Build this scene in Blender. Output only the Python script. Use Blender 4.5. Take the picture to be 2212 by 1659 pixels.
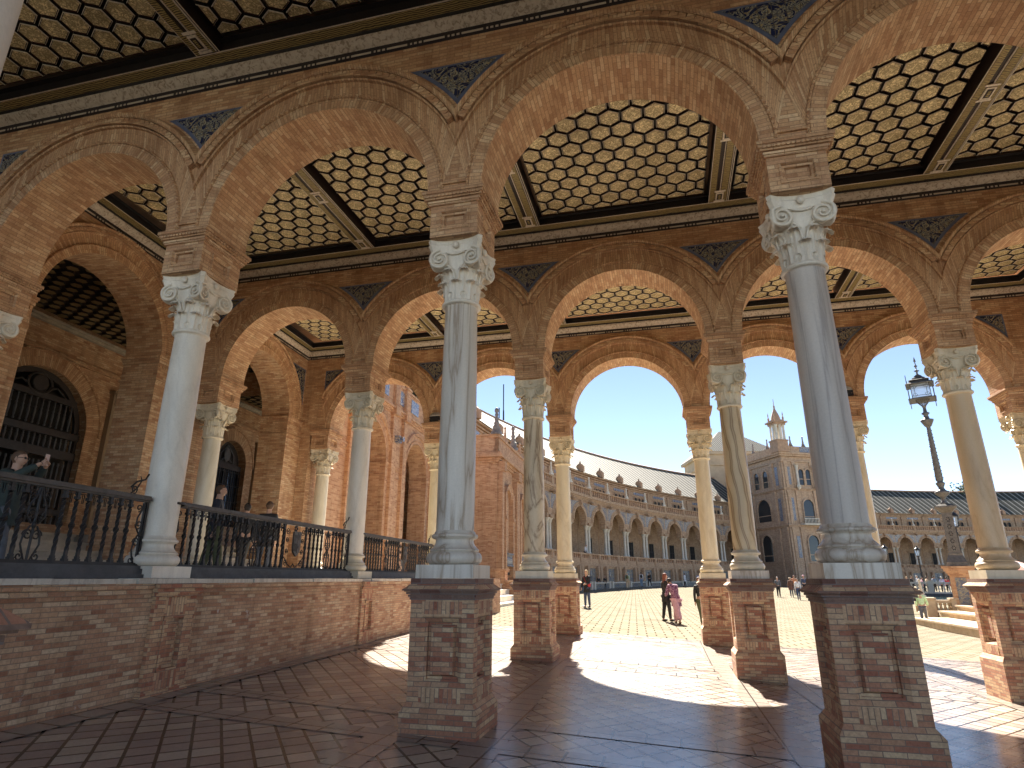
import bpy, math, random
from mathutils import Vector, Matrix
random.seed(7)
R=math.radians; pi=math.pi; sin=math.sin; cos=math.cos
for o in list(bpy.data.objects): bpy.data.objects.remove(o)
SC=bpy.context.scene; COL=SC.collection
# ---------------- camera, sky, sun, exposure
cd=bpy.data.cameras.new('camera'); cam=bpy.data.objects.new('camera',cd); COL.objects.link(cam)
cam.location=(0,0,1.4); cd.sensor_width=36; cd.lens=36*1319.75/2212; cd.clip_end=2000; cd.clip_start=.05
cam.rotation_euler=(R(90+17.65),R(-0.05),R(13.807)); SC.camera=cam
W=bpy.data.worlds.new('World'); SC.world=W; W.use_nodes=True; nt=W.node_tree
sk=nt.nodes.new('ShaderNodeTexSky'); sk.sky_type='NISHITA'; sk.sun_disc=False
SUN_AZ=-7.5; SUN_EL=41.3
sk.sun_elevation=R(SUN_EL); sk.sun_rotation=R(SUN_AZ); sk.air_density=.4; sk.dust_density=0; sk.ozone_density=1.0
wb=nt.nodes.new('ShaderNodeMixRGB'); wb.blend_type='MULTIPLY'; wb.inputs[0].default_value=1; wb.inputs[2].default_value=(.67,.59,.505,1)  # warm daylight white balance
nt.links.new(sk.outputs[0],wb.inputs[1]); nt.links.new(wb.outputs[0],nt.nodes['Background'].inputs[0]); nt.nodes['Background'].inputs[1].default_value=.05
sd=bpy.data.lights.new('sun','SUN'); sd.energy=2.15; sd.angle=R(.5); sd.color=(1,.92,.8)
so=bpy.data.objects.new('sun',sd); COL.objects.link(so)
sdir=Vector((sin(R(SUN_AZ))*cos(R(SUN_EL)),cos(R(SUN_AZ))*cos(R(SUN_EL)),sin(R(SUN_EL))))
so.rotation_euler=sdir.to_track_quat('Z','Y').to_euler(); so.location=sdir*300
SC.view_settings.view_transform='Standard'; SC.view_settings.look='None'; SC.view_settings.exposure=3.62; SC.view_settings.gamma=1
SC.render.engine='CYCLES'; cy=SC.cycles
cy.max_bounces=8; cy.diffuse_bounces=5; cy.glossy_bounces=3; cy.caustics_reflective=False; cy.caustics_refractive=False
cy.sample_clamp_indirect=6
try: cy.use_denoising=True
except Exception: pass
# ---------------- layout
S=-0.0507; A0=-1.84; PITCH=3.75
YZ,YA,YB,YC=.85,6.27,11.67,16.93
def colx(i,Y): return A0+PITCH*i+S*Y
ANG=math.atan(.0507)          # side lines lean by this about z
SPR=5.82; RI=1.54
def gz(X,Y):
    k=.05 if Y<=30 else max(.3,min(1,(55-Y)/25))*.05
    t=max(0,min(1,(Y-50)/35)); t=t*t*(3-2*t)
    return -k*(max(-8,min(14,X))+1.84)+t*.45
# ---------------- mesh builder
class MB:
    def __init__(s): s.v=[];s.f=[];s.m=[];s.uv=[];s.sm=[]
    def face(s,pts,mat=0,uv=None,sm=False):
        n=len(s.v); s.v+= [tuple(p) for p in pts]; s.f.append(list(range(n,n+len(pts)))); s.m.append(mat); s.sm.append(sm)
        if uv is None: uv=s.auto(pts)
        s.uv.append(uv)
    @staticmethod
    def auto(pts):
        n=Vector((0,0,0)); k=len(pts)
        for i in range(k):
            a=pts[i];b=pts[(i+1)%k]
            n+=Vector(((a[1]-b[1])*(a[2]+b[2]),(a[2]-b[2])*(a[0]+b[0]),(a[0]-b[0])*(a[1]+b[1])))
        ax,ay,az=abs(n[0]),abs(n[1]),abs(n[2])
        if az>=ax and az>=ay: return [(p[0],p[1]) for p in pts]
        if ax>ay: return [(p[1],p[2]) for p in pts]
        return [(p[0],p[2]) for p in pts]
    def box(s,x0,x1,y0,y1,z0,z1,mat=0,rotuv=False,skip=''):
        if x0>x1:x0,x1=x1,x0
        if y0>y1:y0,y1=y1,y0
        P=[(x0,y0,z0),(x1,y0,z0),(x1,y1,z0),(x0,y1,z0),(x0,y0,z1),(x1,y0,z1),(x1,y1,z1),(x0,y1,z1)]
        for key,idx in (('b',(3,2,1,0)),('t',(4,5,6,7)),('f',(0,1,5,4)),('r',(1,2,6,5)),('k',(2,3,7,6)),('l',(3,0,4,7))):
            if key in skip: continue
            pts=[P[i] for i in idx]; uv=s.auto(pts)
            if rotuv: uv=[(b,a) for a,b in uv]
            s.face(pts,mat,uv)
    def grid(s,rows,mat=0,uvs=None,sm=True,cu=False,cv=False):
        # rows: list of lists of points; shared verts
        n0=len(s.v); nr=len(rows); nc=len(rows[0])
        for r in rows: s.v+=[tuple(p) for p in r]
        for i in range(nr if cu else nr-1):
            for j in range(nc if cv else nc-1):
                i2=(i+1)%nr; j2=(j+1)%nc
                idx=[n0+i*nc+j,n0+i*nc+j2,n0+i2*nc+j2,n0+i2*nc+j]
                s.f.append(idx); s.m.append(mat); s.sm.append(sm)
                if uvs is None: s.uv.append(s.auto([s.v[k] for k in idx]))
                else:
                    s.uv.append([uvs(i,j),uvs(i,j+1),uvs(i+1,j+1),uvs(i+1,j)])
    def lathe(s,prof,n=24,mat=0,cx=0,cy=0,z0=0,sm=True,cap=True):
        rows=[]
        for r,z in prof: rows.append([(cx+r*cos(2*pi*k/n),cy+r*sin(2*pi*k/n),z0+z) for k in range(n)])
        rr=max(p[0] for p in prof)
        s.grid(rows,mat,lambda i,j:(2*pi*rr*j/n,prof[min(i,len(prof)-1)][1]),sm,cv=True)
        if cap:
            for (r,z),flip in ((prof[-1],0),(prof[0],1)):
                if r>1e-4:
                    pts=[(cx+r*cos(2*pi*k/n),cy+r*sin(2*pi*k/n),z0+z) for k in range(n)]
                    s.face(pts[::-1] if flip else pts,mat)
    def tube(s,path,rad,n=6,mat=0,closed=False,sm=True):
        path=[Vector(p) for p in path]; rows=[]; k=len(path); up=None
        for i,p in enumerate(path):
            a=path[i-1] if (i>0 or closed) else path[i]; b=path[(i+1)%k] if (i<k-1 or closed) else path[i]
            t=(b-a).normalized() if (b-a).length>1e-9 else Vector((0,0,1))
            if up is None:
                up=Vector((0,0,1)) if abs(t.z)<.9 else Vector((1,0,0))
            u=(up-t*up.dot(t)); u=u.normalized() if u.length>1e-6 else t.orthogonal().normalized()
            w=t.cross(u); up=u; r=rad[i] if isinstance(rad,(list,tuple)) else rad
            rows.append([p+u*r*cos(2*pi*j/n)+w*r*sin(2*pi*j/n) for j in range(n)])
        s.grid(rows,mat,None,sm,cu=closed,cv=True)
        if not closed: s.face(rows[0][::-1],mat); s.face(rows[-1],mat)
    def ellip(s,c,r,nu=12,nv=8,mat=0,rot=None,fn=None):
        rows=[]
        for i in range(nv+1):
            th=pi*i/nv
            row=[]
            for j in range(nu):
                ph=2*pi*j/nu; d=Vector((sin(th)*cos(ph),sin(th)*sin(ph),cos(th)))
                p=Vector((d.x*r[0],d.y*r[1],d.z*r[2]))
                if fn: p=fn(d,p)
                if rot: p=rot@p
                row.append(p+Vector(c))
            rows.append(row)
        s.grid(rows,mat,None,True,cv=True)
    def xform(s,M):
        s.v=[tuple(M@Vector(p)) for p in s.v]; return s
    def add(s,o,M=None,mat=0):
        n=len(s.v); s.v+=[tuple(M@Vector(p)) if M else p for p in o.v]
        s.f+=[[i+n for i in f] for f in o.f]; s.m+=[m+mat for m in o.m]; s.uv+=o.uv; s.sm+=o.sm; return s
    def mesh(s,name,mats):
        me=bpy.data.meshes.new(name); me.from_pydata(s.v,[],s.f)
        for m in mats: me.materials.append(m)
        me.polygons.foreach_set('material_index',s.m); me.polygons.foreach_set('use_smooth',s.sm)
        uvl=me.uv_layers.new(name='UVMap'); flat=[]
        for u in s.uv:
            for a in u: flat+=[a[0],a[1]]
        uvl.data.foreach_set('uv',flat); me.update(); return me
def link(name,me,parent=None,loc=(0,0,0),rot=(0,0,0)):
    o=bpy.data.objects.new(name,me); COL.objects.link(o); o.location=loc; o.rotation_euler=rot
    if parent: o.parent=parent
    return o
def part(name,mb,mats,parent,loc=(0,0,0),rot=(0,0,0)):
    if not isinstance(mats,(list,tuple)): mats=[mats]
    return link(name,mb.mesh(name,mats),parent,loc,rot)
def tag(o,label,cat,group=None,kind=None):
    if label: o['label']=label
    if cat: o['category']=cat
    if group: o['group']=group
    if kind: o['kind']=kind
    return o
def thing(name,label,cat,loc=(0,0,0),rz=0,group=None):
    return tag(link(name,None,None,loc,(0,0,rz)),label,cat,group)
def struct(name,mb,mats,loc=(0,0,0)):
    o=part(name,mb,mats,None,loc); o['kind']='structure'; return o
def setmat(o,m):
    o.material_slots[0].link='OBJECT'; o.material_slots[0].material=m
def copy_tree(root,loc,rz=None,label=None,group=None,parent=None):
    c=root.copy(); COL.objects.link(c)
    if loc is not None: c.location=loc
    if rz is not None: c.rotation_euler=(0,0,rz)
    if parent: c.parent=parent
    if label: c['label']=label
    if group: c['group']=group
    for ch in list(root.children): copy_tree(ch,None,None,None,None,c)
    return c
# ---------------- materials
def newmat(name,rough=.8,col=(.5,.5,.5),metal=0):
    m=bpy.data.materials.new(name); m.use_nodes=True; t=m.node_tree; b=t.nodes['Principled BSDF']
    b.inputs['Base Color'].default_value=(*col,1); b.inputs['Roughness'].default_value=rough; b.inputs['Metallic'].default_value=metal
    return m,t,b
class N:
    def __init__(s,t): s.t=t
    def n(s,ty,**kw):
        x=s.t.nodes.new('ShaderNode'+ty)
        for k,v in kw.items(): setattr(x,k,v)
        return x
    def l(s,a,b): s.t.links.new(a,b)
    def uv(s): return s.n('TexCoord').outputs['UV']
    def obj(s): return s.n('TexCoord').outputs['Object']
    def noise(s,vec,scale,detail=4,rough=.6,dist=0):
        x=s.n('TexNoise'); x.inputs['Scale'].default_value=scale; x.inputs['Detail'].default_value=detail
        x.inputs['Roughness'].default_value=rough; x.inputs['Distortion'].default_value=dist
        if vec: s.l(vec,x.inputs['Vector'])
        return x
    def ramp(s,fac,stops,interp='LINEAR'):
        x=s.n('ValToRGB'); cr=x.color_ramp; cr.interpolation=interp
        while len(cr.elements)<len(stops): cr.elements.new(.5)
        for e,(p,c) in zip(cr.elements,stops): e.position=p; e.color=(*c,1) if len(c)==3 else c
        s.l(fac,x.inputs[0]); return x.outputs[0]
    def mix(s,fac,a,b,mode='MIX'):
        x=s.n('MixRGB',blend_type=mode)
        for i,v in ((0,fac),(1,a),(2,b)):
            if hasattr(v,'links') or hasattr(v,'is_linked'): s.l(v,x.inputs[i])
            elif i==0: x.inputs[0].default_value=v
            else: x.inputs[i].default_value=(*v,1)
        return x.outputs[0]
    def math(s,op,a,b=None):
        x=s.n('Math',operation=op)
        for i,v in ((0,a),(1,b)):
            if v is None: continue
            if hasattr(v,'is_linked'): s.l(v,x.inputs[i])
            else: x.inputs[i].default_value=v
        return x.outputs[0]
    def bump(s,b,h,strength=.4,dist=.01):
        x=s.n('Bump'); x.inputs['Strength'].default_value=strength; x.inputs['Distance'].default_value=dist
        s.l(h,x.inputs['Height']); s.l(x.outputs[0],b.inputs['Normal'])
    def mapping(s,vec,scale=(1,1,1),rot=(0,0,0),loc=(0,0,0)):
        x=s.n('Mapping'); x.inputs['Scale'].default_value=scale; x.inputs['Rotation'].default_value=rot; x.inputs['Location'].default_value=loc
        s.l(vec,x.inputs['Vector']); return x.outputs[0]
def g(c,k): return tuple(x*k for x in c)
def brick(name,stops,w=.2,h=.048,mortar=(.3,.24,.18),ms=.004,big=.5,bump=.5,rough=.88,dirt=(.45,.38,.32),stain=0):
    m,t,b=newmat(name,rough); n=N(t); uv=n.uv(); ob=n.obj()
    wob=n.noise(ob,9,2); uvw=n.n('MixRGB'); uvw.inputs[0].default_value=.006
    n.l(uv,uvw.inputs[1]); n.l(wob.outputs['Color'],uvw.inputs[2])
    bt=n.n('TexBrick'); n.l(uvw.outputs[0],bt.inputs['Vector'])
    for k,v in (('Scale',1),('Mortar Size',ms),('Mortar Smooth',.2),('Brick Width',w),('Row Height',h)): bt.inputs[k].default_value=v
    bt.inputs['Color1'].default_value=(0,0,0,1); bt.inputs['Color2'].default_value=(1,1,1,1); bt.inputs['Mortar'].default_value=(.5,.5,.5,1)
    c=n.ramp(bt.outputs['Color'],stops)
    nz=n.noise(ob,1.3,6,.7); c=n.mix(n.ramp(nz.outputs[0],[(.35,(0,0,0)),(.75,(1,1,1))]),c,n.mix(1,c,(1-big*.5,1-big*.55,1-big*.6),'MULTIPLY'))
    fine=n.noise(ob,42,5,.7); c=n.mix(.55,c,n.ramp(fine.outputs[0],[(.25,(.35,.33,.32)),(.6,(1,1,1)),(.8,(1.25,1.2,1.15))]),'MULTIPLY')
    c=n.mix(bt.outputs['Fac'],c,mortar)
    st=n.noise(n.mapping(ob,(1,1,.12)),2.6,5,.7,.3); c=n.mix(.8,c,n.ramp(st.outputs[0],[(.32,(.68,.64,.6)),(.5,(1,1,1)),(.72,(1.08,1.06,1.03))]),'MULTIPLY')
    if stain:
        s1=n.noise(ob,3.2,7,.75,.6); f=n.ramp(s1.outputs[0],[(.60,(0,0,0)),(.66,(1,1,1))]); s2=n.noise(ob,14,5,.8); f=n.mix(1,f,n.ramp(s2.outputs[0],[(.5,(0,0,0)),(.62,(stain,stain,stain))]),'MULTIPLY')
        c=n.mix(f,c,(.62,.58,.52))
    n.l(c,b.inputs['Base Color'])
    h1=n.math('MULTIPLY',bt.outputs['Fac'],-1.); h2=n.math('ADD',h1,n.math('MULTIPLY',fine.outputs[0],.5))
    n.bump(b,h2,bump,.006); return m
B_ARCH=[(0,(.46,.25,.135)),(.3,(.6,.37,.21)),(.6,(.67,.43,.25)),(.82,(.75,.54,.34)),(.92,(.52,.29,.16)),(1,(.64,.42,.26))]
B_WALL=[(0,(.44,.23,.13)),(.3,(.6,.37,.215)),(.6,(.68,.45,.27)),(.8,(.76,.56,.37)),(1,(.52,.29,.165))]
B_PED=[(0,(.37,.135,.08)),(.22,(.5,.24,.14)),(.42,(.58,.36,.21)),(.6,(.63,.42,.25)),(.75,(.67,.47,.28)),(.86,(.47,.21,.12)),(1,(.59,.38,.22))]
M_ARCH=brick('arch_brick',B_ARCH,w=.21,h=.05,mortar=(.33,.19,.11),ms=.0045,big=.25)
M_WALL=brick('wall_brick',B_WALL,w=.2,h=.055,mortar=(.38,.25,.15),ms=.0048,big=.3)
M_PED=brick('pedestal_brick',B_PED,w=.17,h=.043,mortar=(.22,.15,.11),ms=.0038,big=.3,stain=.35)
M_PAR=brick('parapet_brick',[(0,(.4,.19,.11)),(.25,(.56,.33,.2)),(.5,(.63,.41,.25)),(.75,(.72,.54,.36)),(.9,(.5,.26,.155)),(1,(.6,.39,.24))],w=.18,h=.044,mortar=(.28,.2,.14),ms=.0042,big=.55,stain=.8)
M_FAR=brick('gallery_brick',[(0,(.36,.22,.13)),(.4,(.47,.315,.195)),(.7,(.54,.385,.25)),(1,(.41,.26,.16))],w=.3,h=.08,mortar=(.4,.3,.22),ms=.006,big=.5)
M_TOW=brick('tower_brick',[(0,(.45,.29,.19)),(.4,(.55,.38,.25)),(.7,(.62,.45,.3)),(1,(.5,.33,.22))],w=.35,h=.1,mortar=(.42,.34,.28),ms=.006,big=.4)
M_PAV=brick('pavilion_brick',[(0,(.38,.2,.115)),(.4,(.52,.31,.18)),(.7,(.6,.39,.24)),(1,(.44,.24,.14))],w=.26,h=.07,mortar=(.5,.32,.2),ms=.005,big=.3)
def marble(name,base,vein,scale=1,amt=.6,mode='vein',rough=.38,warp=3,an=.38):
    m,t,b=newmat(name,rough); n=N(t); ob=n.obj()
    rnd=n.n('ObjectInfo').outputs['Random']
    off=n.n('CombineXYZ'); n.l(n.math('MULTIPLY',rnd,37),off.inputs[0]); n.l(n.math('MULTIPLY',rnd,11),off.inputs[2])
    add=n.n('VectorMath',operation='ADD'); n.l(ob,add.inputs[0]); n.l(off.outputs[0],add.inputs[1]); v=add.outputs[0]
    if mode=='wood':
        wv=n.n('TexWave',wave_type='RINGS',rings_direction='Y'); n.l(n.mapping(v,(1.1,.25,.55)),wv.inputs['Vector'])
        wv.inputs['Scale'].default_value=2.2*scale; wv.inputs['Distortion'].default_value=7; wv.inputs['Detail'].default_value=2.5; wv.inputs['Detail Scale'].default_value=.8
        f=n.ramp(wv.outputs['Fac'],[(.0,(0,0,0)),(.62,(.1,.1,.1)),(.9,(1,1,1)),(1,(.4,.4,.4))])
    else:
        w1=n.noise(n.mapping(v,(1.6,1.6,an)),1.6*scale,5,.55,warp*.35)
        f=n.ramp(n.math('ABSOLUTE',n.math('SUBTRACT',w1.outputs[0],.5)),[(0,(1,1,1)),(.018,(.55,.55,.55)),(.06,(.12,.12,.12)),(.16,(0,0,0))])
    c=n.mix(n.math('MULTIPLY',f,amt),base,vein)
    cl=n.noise(n.mapping(v,(1,1,an*.9)),2.2,5,.6,.4); c=n.mix(.7,c,n.ramp(cl.outputs[0],[(.3,(.72,.7,.68)),(.55,(1,1,1)),(.75,(1.06,1.05,1.03))]),'MULTIPLY')
    fi=n.noise(ob,60,4,.7); c=n.mix(.3,c,n.ramp(fi.outputs[0],[(.3,(.7,.7,.7)),(.6,(1,1,1))]),'MULTIPLY')
    n.l(c,b.inputs['Base Color']); n.bump(b,fi.outputs[0],.12,.004); return m
MB_WHITE=marble('white_marble',(.8,.73,.62),(.57,.5,.41),.8,.35)
MB_GREY=marble('grey_veined_marble',(.73,.66,.56),(.38,.28,.19),1.0,.9,warp=3,an=.16)
MB_STREAK=marble('streaked_grey_marble',(.6,.53,.46),(.33,.28,.25),2.4,.75,warp=.8,an=.07)
MB_CREAM=marble('cream_marble',(.7,.63,.49),(.5,.42,.27),.8,.35)
MB_VEIN=marble('dark_veined_cream_marble',(.64,.54,.38),(.2,.12,.06),1.1,.85,warp=5)
MB_WOOD=marble('wood_grained_marble',(.62,.5,.32),(.27,.17,.08),1.0,1,'wood')
MB_TAN=marble('tan_marble',(.62,.48,.31),(.42,.28,.15),.9,.4)
MB_YEL=marble('yellow_marble',(.75,.65,.45),(.54,.42,.25),1.0,.4)
MB_DIRTY=marble('weathered_stone',(.42,.4,.37),(.18,.16,.15),1.6,.6,rough=.8)
def plain(name,col,rough=.7,metal=0,var=.35,scale=6,bump=.15,spec=None):
    m,t,b=newmat(name,rough,col,metal); n=N(t); ob=n.obj(); a=n.noise(ob,scale,6,.7)
    c=n.mix(1,col,n.ramp(a.outputs[0],[(.3,(1-var,)*3),(.7,(1+var*.35,)*3)]),'MULTIPLY'); n.l(c,b.inputs['Base Color'])
    f=n.noise(ob,scale*9,4,.7); n.bump(b,f.outputs[0],bump,.004); return m
M_IRON=plain('wrought_iron',(.035,.032,.032),.45,.5,.4,12)
M_RAIL=plain('weathered_rail_iron',(.1,.085,.075),.55,.25,.5,9)
M_DARKST=plain('dark_kerb_stone',(.085,.085,.09),.6,0,.5,5)
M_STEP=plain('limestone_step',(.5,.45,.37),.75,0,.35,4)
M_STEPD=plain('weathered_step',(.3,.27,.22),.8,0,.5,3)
M_WOODD=plain('dark_door_wood',(.045,.035,.032),.5,0,.4,9)
M_BALW=plain('pale_turned_wood',(.13,.13,.14),.6,0,.3,9)
M_BLACK=plain('coffer_black',(.012,.009,.009),.6,0,.3,9)
M_MAROON=plain('coffer_maroon',(.05,.014,.012),.5,0,.3,9)
M_BEAM=plain('dark_beam',(.022,.012,.01),.5,0,.3,9)
M_LINE=plain('coffer_border_cream',(.78,.7,.58),.6,0,.35,30)
M_GLASS,_t,_b=newmat('window_glass',.08,(.03,.035,.04)); 
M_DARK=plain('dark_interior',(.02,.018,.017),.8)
M_PLASTER=plain('gallery_plaster',(.4,.3,.2),.9,0,.3,.8)
M_GREENTILE=plain('green_ceramic',(.03,.09,.06),.25,0,.4,12)
M_STONEF=plain('far_white_stone',(.62,.57,.48),.7,0,.3,2)
M_TERRA=plain('terracotta_ornament',(.42,.27,.175),.8,0,.35,3)
def gold():
    m,t,b=newmat('gilded_coffer',.5); n=N(t); uv=n.uv()
    w=n.noise(uv,2.6,3,.6,1.8); f=n.ramp(w.outputs[0],[(.42,(0,0,0)),(.47,(1,1,1)),(.53,(1,1,1)),(.58,(0,0,0))])
    w2=n.n('TexVoronoi',feature='DISTANCE_TO_EDGE'); n.l(uv,w2.inputs['Vector']); w2.inputs['Scale'].default_value=2.3
    f2=n.ramp(w2.outputs['Distance'],[(0,(1,1,1)),(.1,(0,0,0))])
    ff=n.mix(1,f,f2,'LIGHTEN'); ob=n.obj(); ag=n.noise(ob,1.1,5,.75); ag2=n.noise(ob,5,3,.6); c=n.mix(n.math('MULTIPLY',ff,.8),(.93,.8,.48),(.26,.19,.08)); c=n.mix(.9,c,n.ramp(ag.outputs[0],[(.3,(.62,.6,.56)),(.55,(1,1,1))]),'MULTIPLY'); c=n.mix(.6,c,n.ramp(ag2.outputs[0],[(.35,(.7,.68,.62)),(.55,(1.05,1.05,1.05))]),'MULTIPLY'); n.l(c,b.inputs['Base Color'])
    b.inputs['Metallic'].default_value=.05; n.bump(b,n.math('MULTIPLY',ff,-1),.4,.01); return m
M_GOLD=gold()
def goldband():
    m,t,b=newmat('gilded_scroll_band',.5); n=N(t); uv=n.uv()
    w=n.n('TexWave',wave_type='RINGS'); n.l(n.mapping(uv,(6,11,1)),w.inputs['Vector']); w.inputs['Scale'].default_value=1; w.inputs['Distortion'].default_value=6; w.inputs['Detail'].default_value=2
    f=n.ramp(w.outputs['Fac'],[(.4,(0,0,0)),(.6,(1,1,1))]); c=n.mix(f,(.07,.05,.03),(.42,.33,.13)); n.l(c,b.inputs['Base Color']); b.inputs['Metallic'].default_value=.2; return m
M_GBAND=goldband()
def whiteband():
    m,t,b=newmat('carved_cream_moulding',.6); n=N(t); uv=n.uv(); ob=n.obj()
    w=n.noise(ob,16,3,.6,1.); c=n.ramp(w.outputs[0],[(.36,(.3,.24,.18)),(.5,(.56,.49,.4)),(.7,(.62,.56,.48))]); n.l(c,b.inputs['Base Color']); n.bump(b,w.outputs[0],.5,.01); return m
M_WBAND=whiteband()
def dashband():
    m,t,b=newmat('dark_dashed_frieze',.6); n=N(t); uv=n.uv(); sp=n.n('SeparateXYZ'); n.l(uv,sp.inputs[0])
    u=n.math('FRACT',n.math('MULTIPLY',sp.outputs[0],1.9)); 
    long=n.math('LESS_THAN',u,.52); dots=n.math('MULTIPLY',n.math('GREATER_THAN',u,.6),n.math('GREATER_THAN',n.math('FRACT',n.math('MULTIPLY',u,7.7)),.42))
    f=n.math('MAXIMUM',long,dots); v=n.math('FRACT',n.math('MULTIPLY',sp.outputs[1],1)); 
    inside=n.math('MULTIPLY',n.math('GREATER_THAN',sp.outputs[1],8.19),n.math('LESS_THAN',sp.outputs[1],8.225))
    c=n.mix(n.math('MULTIPLY',f,inside),(.02,.014,.016),(.5,.44,.36)); n.l(c,b.inputs['Base Color']); return m
M_DASH=dashband()
def tile(name,ground=(.012,.018,.06),fig=(.3,.3,.24),scale=9):
    m,t,b=newmat(name,.25); n=N(t); uv=n.uv()
    w=n.noise(uv,scale*.55,2,.5,2.6); f=n.ramp(w.outputs[0],[(.40,(0,0,0)),(.44,(1,1,1)),(.49,(.1,.1,.1)),(.53,(1,1,1)),(.57,(0,0,0))])
    w2=n.noise(uv,scale*2.2,3,.6); hue=n.ramp(w2.outputs[0],[(.3,g(fig,.6)),(.5,fig),(.62,(.42,.31,.1)),(.75,g(fig,1.2))])
    c=n.mix(f,ground,hue)
    gr=n.n('TexBrick'); n.l(uv,gr.inputs['Vector']); gr.offset=0
    for k,x in (('Scale',1),('Mortar Size',.004),('Brick Width',.15),('Row Height',.15)): gr.inputs[k].default_value=x
    c=n.mix(gr.outputs['Fac'],c,(.1,.09,.08)); n.l(c,b.inputs['Base Color']); n.bump(b,n.math('ADD',n.math('MULTIPLY',gr.outputs['Fac'],-1),n.math('MULTIPLY',w2.outputs[0],.6)),.5,.006); return m
M_TILE=tile('blue_ceramic_tile',(.014,.022,.075),(.42,.42,.34),9); M_TILE2=tile('blue_white_ceramic',(.09,.12,.22),(.5,.48,.42),5)
M_TILELINE=plain('pale_blue_tile_border',(.12,.15,.25),.3)
M_CERAM=tile('pictorial_ceramic',(.1,.12,.17),(.34,.3,.22),3)
def floor_mat(name,ca,cb,cw,size,rot,grout,sq=1.0,brickmode=False,rough=.5,off=0):
    m,t,b=newmat(name,rough); b.inputs['Specular IOR Level'].default_value=.0 if brickmode and off else .4; n=N(t); ob=n.obj()
    v=n.mapping(ob,(1,sq,1),(0,0,0)); v=n.mapping(v,(1,1,1),(0,0,rot))
    wob=n.noise(ob,5,2); mx=n.n('MixRGB'); mx.inputs[0].default_value=.005; n.l(v,mx.inputs[1]); n.l(wob.outputs['Color'],mx.inputs[2])
    bt=n.n('TexBrick'); n.l(mx.outputs[0],bt.inputs['Vector']); bt.offset=off; bt.squash=1
    for k,x in (('Scale',1),('Mortar Size',grout),('Mortar Smooth',.15),('Brick Width',size[0]),('Row Height',size[1])): bt.inputs[k].default_value=x
    bt.inputs['Color1'].default_value=(0,0,0,1); bt.inputs['Color2'].default_value=(1,1,1,1); bt.inputs['Mortar'].default_value=(.5,.5,.5,1)
    c=n.ramp(bt.outputs['Color'],[(0,ca),(.48,g(ca,1.12)),(.52,cb),(1,g(cb,1.12))] if not brickmode else [(0,ca),(.5,cb),(1,g(ca,1.1))])
    nz=n.noise(ob,.8,6,.7); c=n.mix(.8,c,n.ramp(nz.outputs[0],[(.3,(.7,.69,.68)),(.5,(.98,.98,.98)),(.7,(1.1,1.08,1.05))]),'MULTIPLY')
    fi=n.noise(ob,30,5,.75); c=n.mix(.5,c,n.ramp(fi.outputs[0],[(.3,(.72,.72,.72)),(.6,(1.05,1.05,1.05))]),'MULTIPLY')
    c=n.mix(bt.outputs['Fac'],c,cw); n.l(c,b.inputs['Base Color'])
    n.l(n.ramp(nz.outputs[0],[(.3,(rough+.07,)*3),(.7,(rough-.03,)*3)]),b.inputs['Roughness'])
    n.bump(b,n.math('ADD',n.math('MULTIPLY',bt.outputs['Fac'],-1),n.math('MULTIPLY',fi.outputs[0],.25)),.12,.005); return m
M_DIAM=floor_mat('diamond_paving',(.31,.245,.21),(.42,.365,.295),(.02,.015,.013),(.205,.205),R(45),.0125,sq=.8,rough=.2)
M_BANDF=floor_mat('paving_border_band',(.29,.24,.205),(.33,.28,.235),(.02,.015,.013),(.32,.32),0,.011,rough=.2,brickmode=True)
M_PLAZA=floor_mat('plaza_block_paving',(.215,.192,.145),(.255,.23,.18),(.06,.05,.035),(.5,.4),R(-3),.022,rough=.75,brickmode=True,off=.5)
def roof_mat():
    m,t,b=newmat('glazed_roof_tile',.8); b.inputs['Specular IOR Level'].default_value=.2; n=N(t); uv=n.uv(); sp=n.n('SeparateXYZ'); n.l(uv,sp.inputs[0])
    u=n.math('FRACT',n.math('MULTIPLY',sp.outputs[0],.85)); r=n.math('ABSOLUTE',n.math('SUBTRACT',u,.5))
    rows=n.math('FRACT',n.math('MULTIPLY',sp.outputs[1],2.2))
    nz=n.noise(uv,3.5,5,.8); c=n.ramp(nz.outputs[0],[(.3,(.02,.023,.02)),(.5,(.038,.041,.034)),(.62,(.06,.06,.05)),(.75,(.13,.125,.105))])
    c=n.mix(n.math('GREATER_THAN',r,.37),c,(.27,.26,.23)); c=n.mix(n.math('MULTIPLY',n.math('LESS_THAN',rows,.14),.6),c,(.04,.04,.04))  # pale stripes are sun glints painted into the tile colour; dark rows are joints
    n.l(c,b.inputs['Base Color']); n.bump(b,n.math('MULTIPLY',r,2.),.8,.05); return m
M_ROOF=roof_mat()
def cloth(name,col,pat=None):
    m,t,b=newmat(name,.85,col); n=N(t); ob=n.obj(); a=n.noise(ob,14,4,.6); c=n.mix(1,col,n.ramp(a.outputs[0],[(.3,(.75,)*3),(.7,(1.1,)*3)]),'MULTIPLY')
    if pat: f=n.noise(ob,26,2,.5); c=n.mix(n.ramp(f.outputs[0],[(.48,(0,0,0)),(.54,(1,1,1))]),c,pat)
    n.l(c,b.inputs['Base Color']); return m
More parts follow.
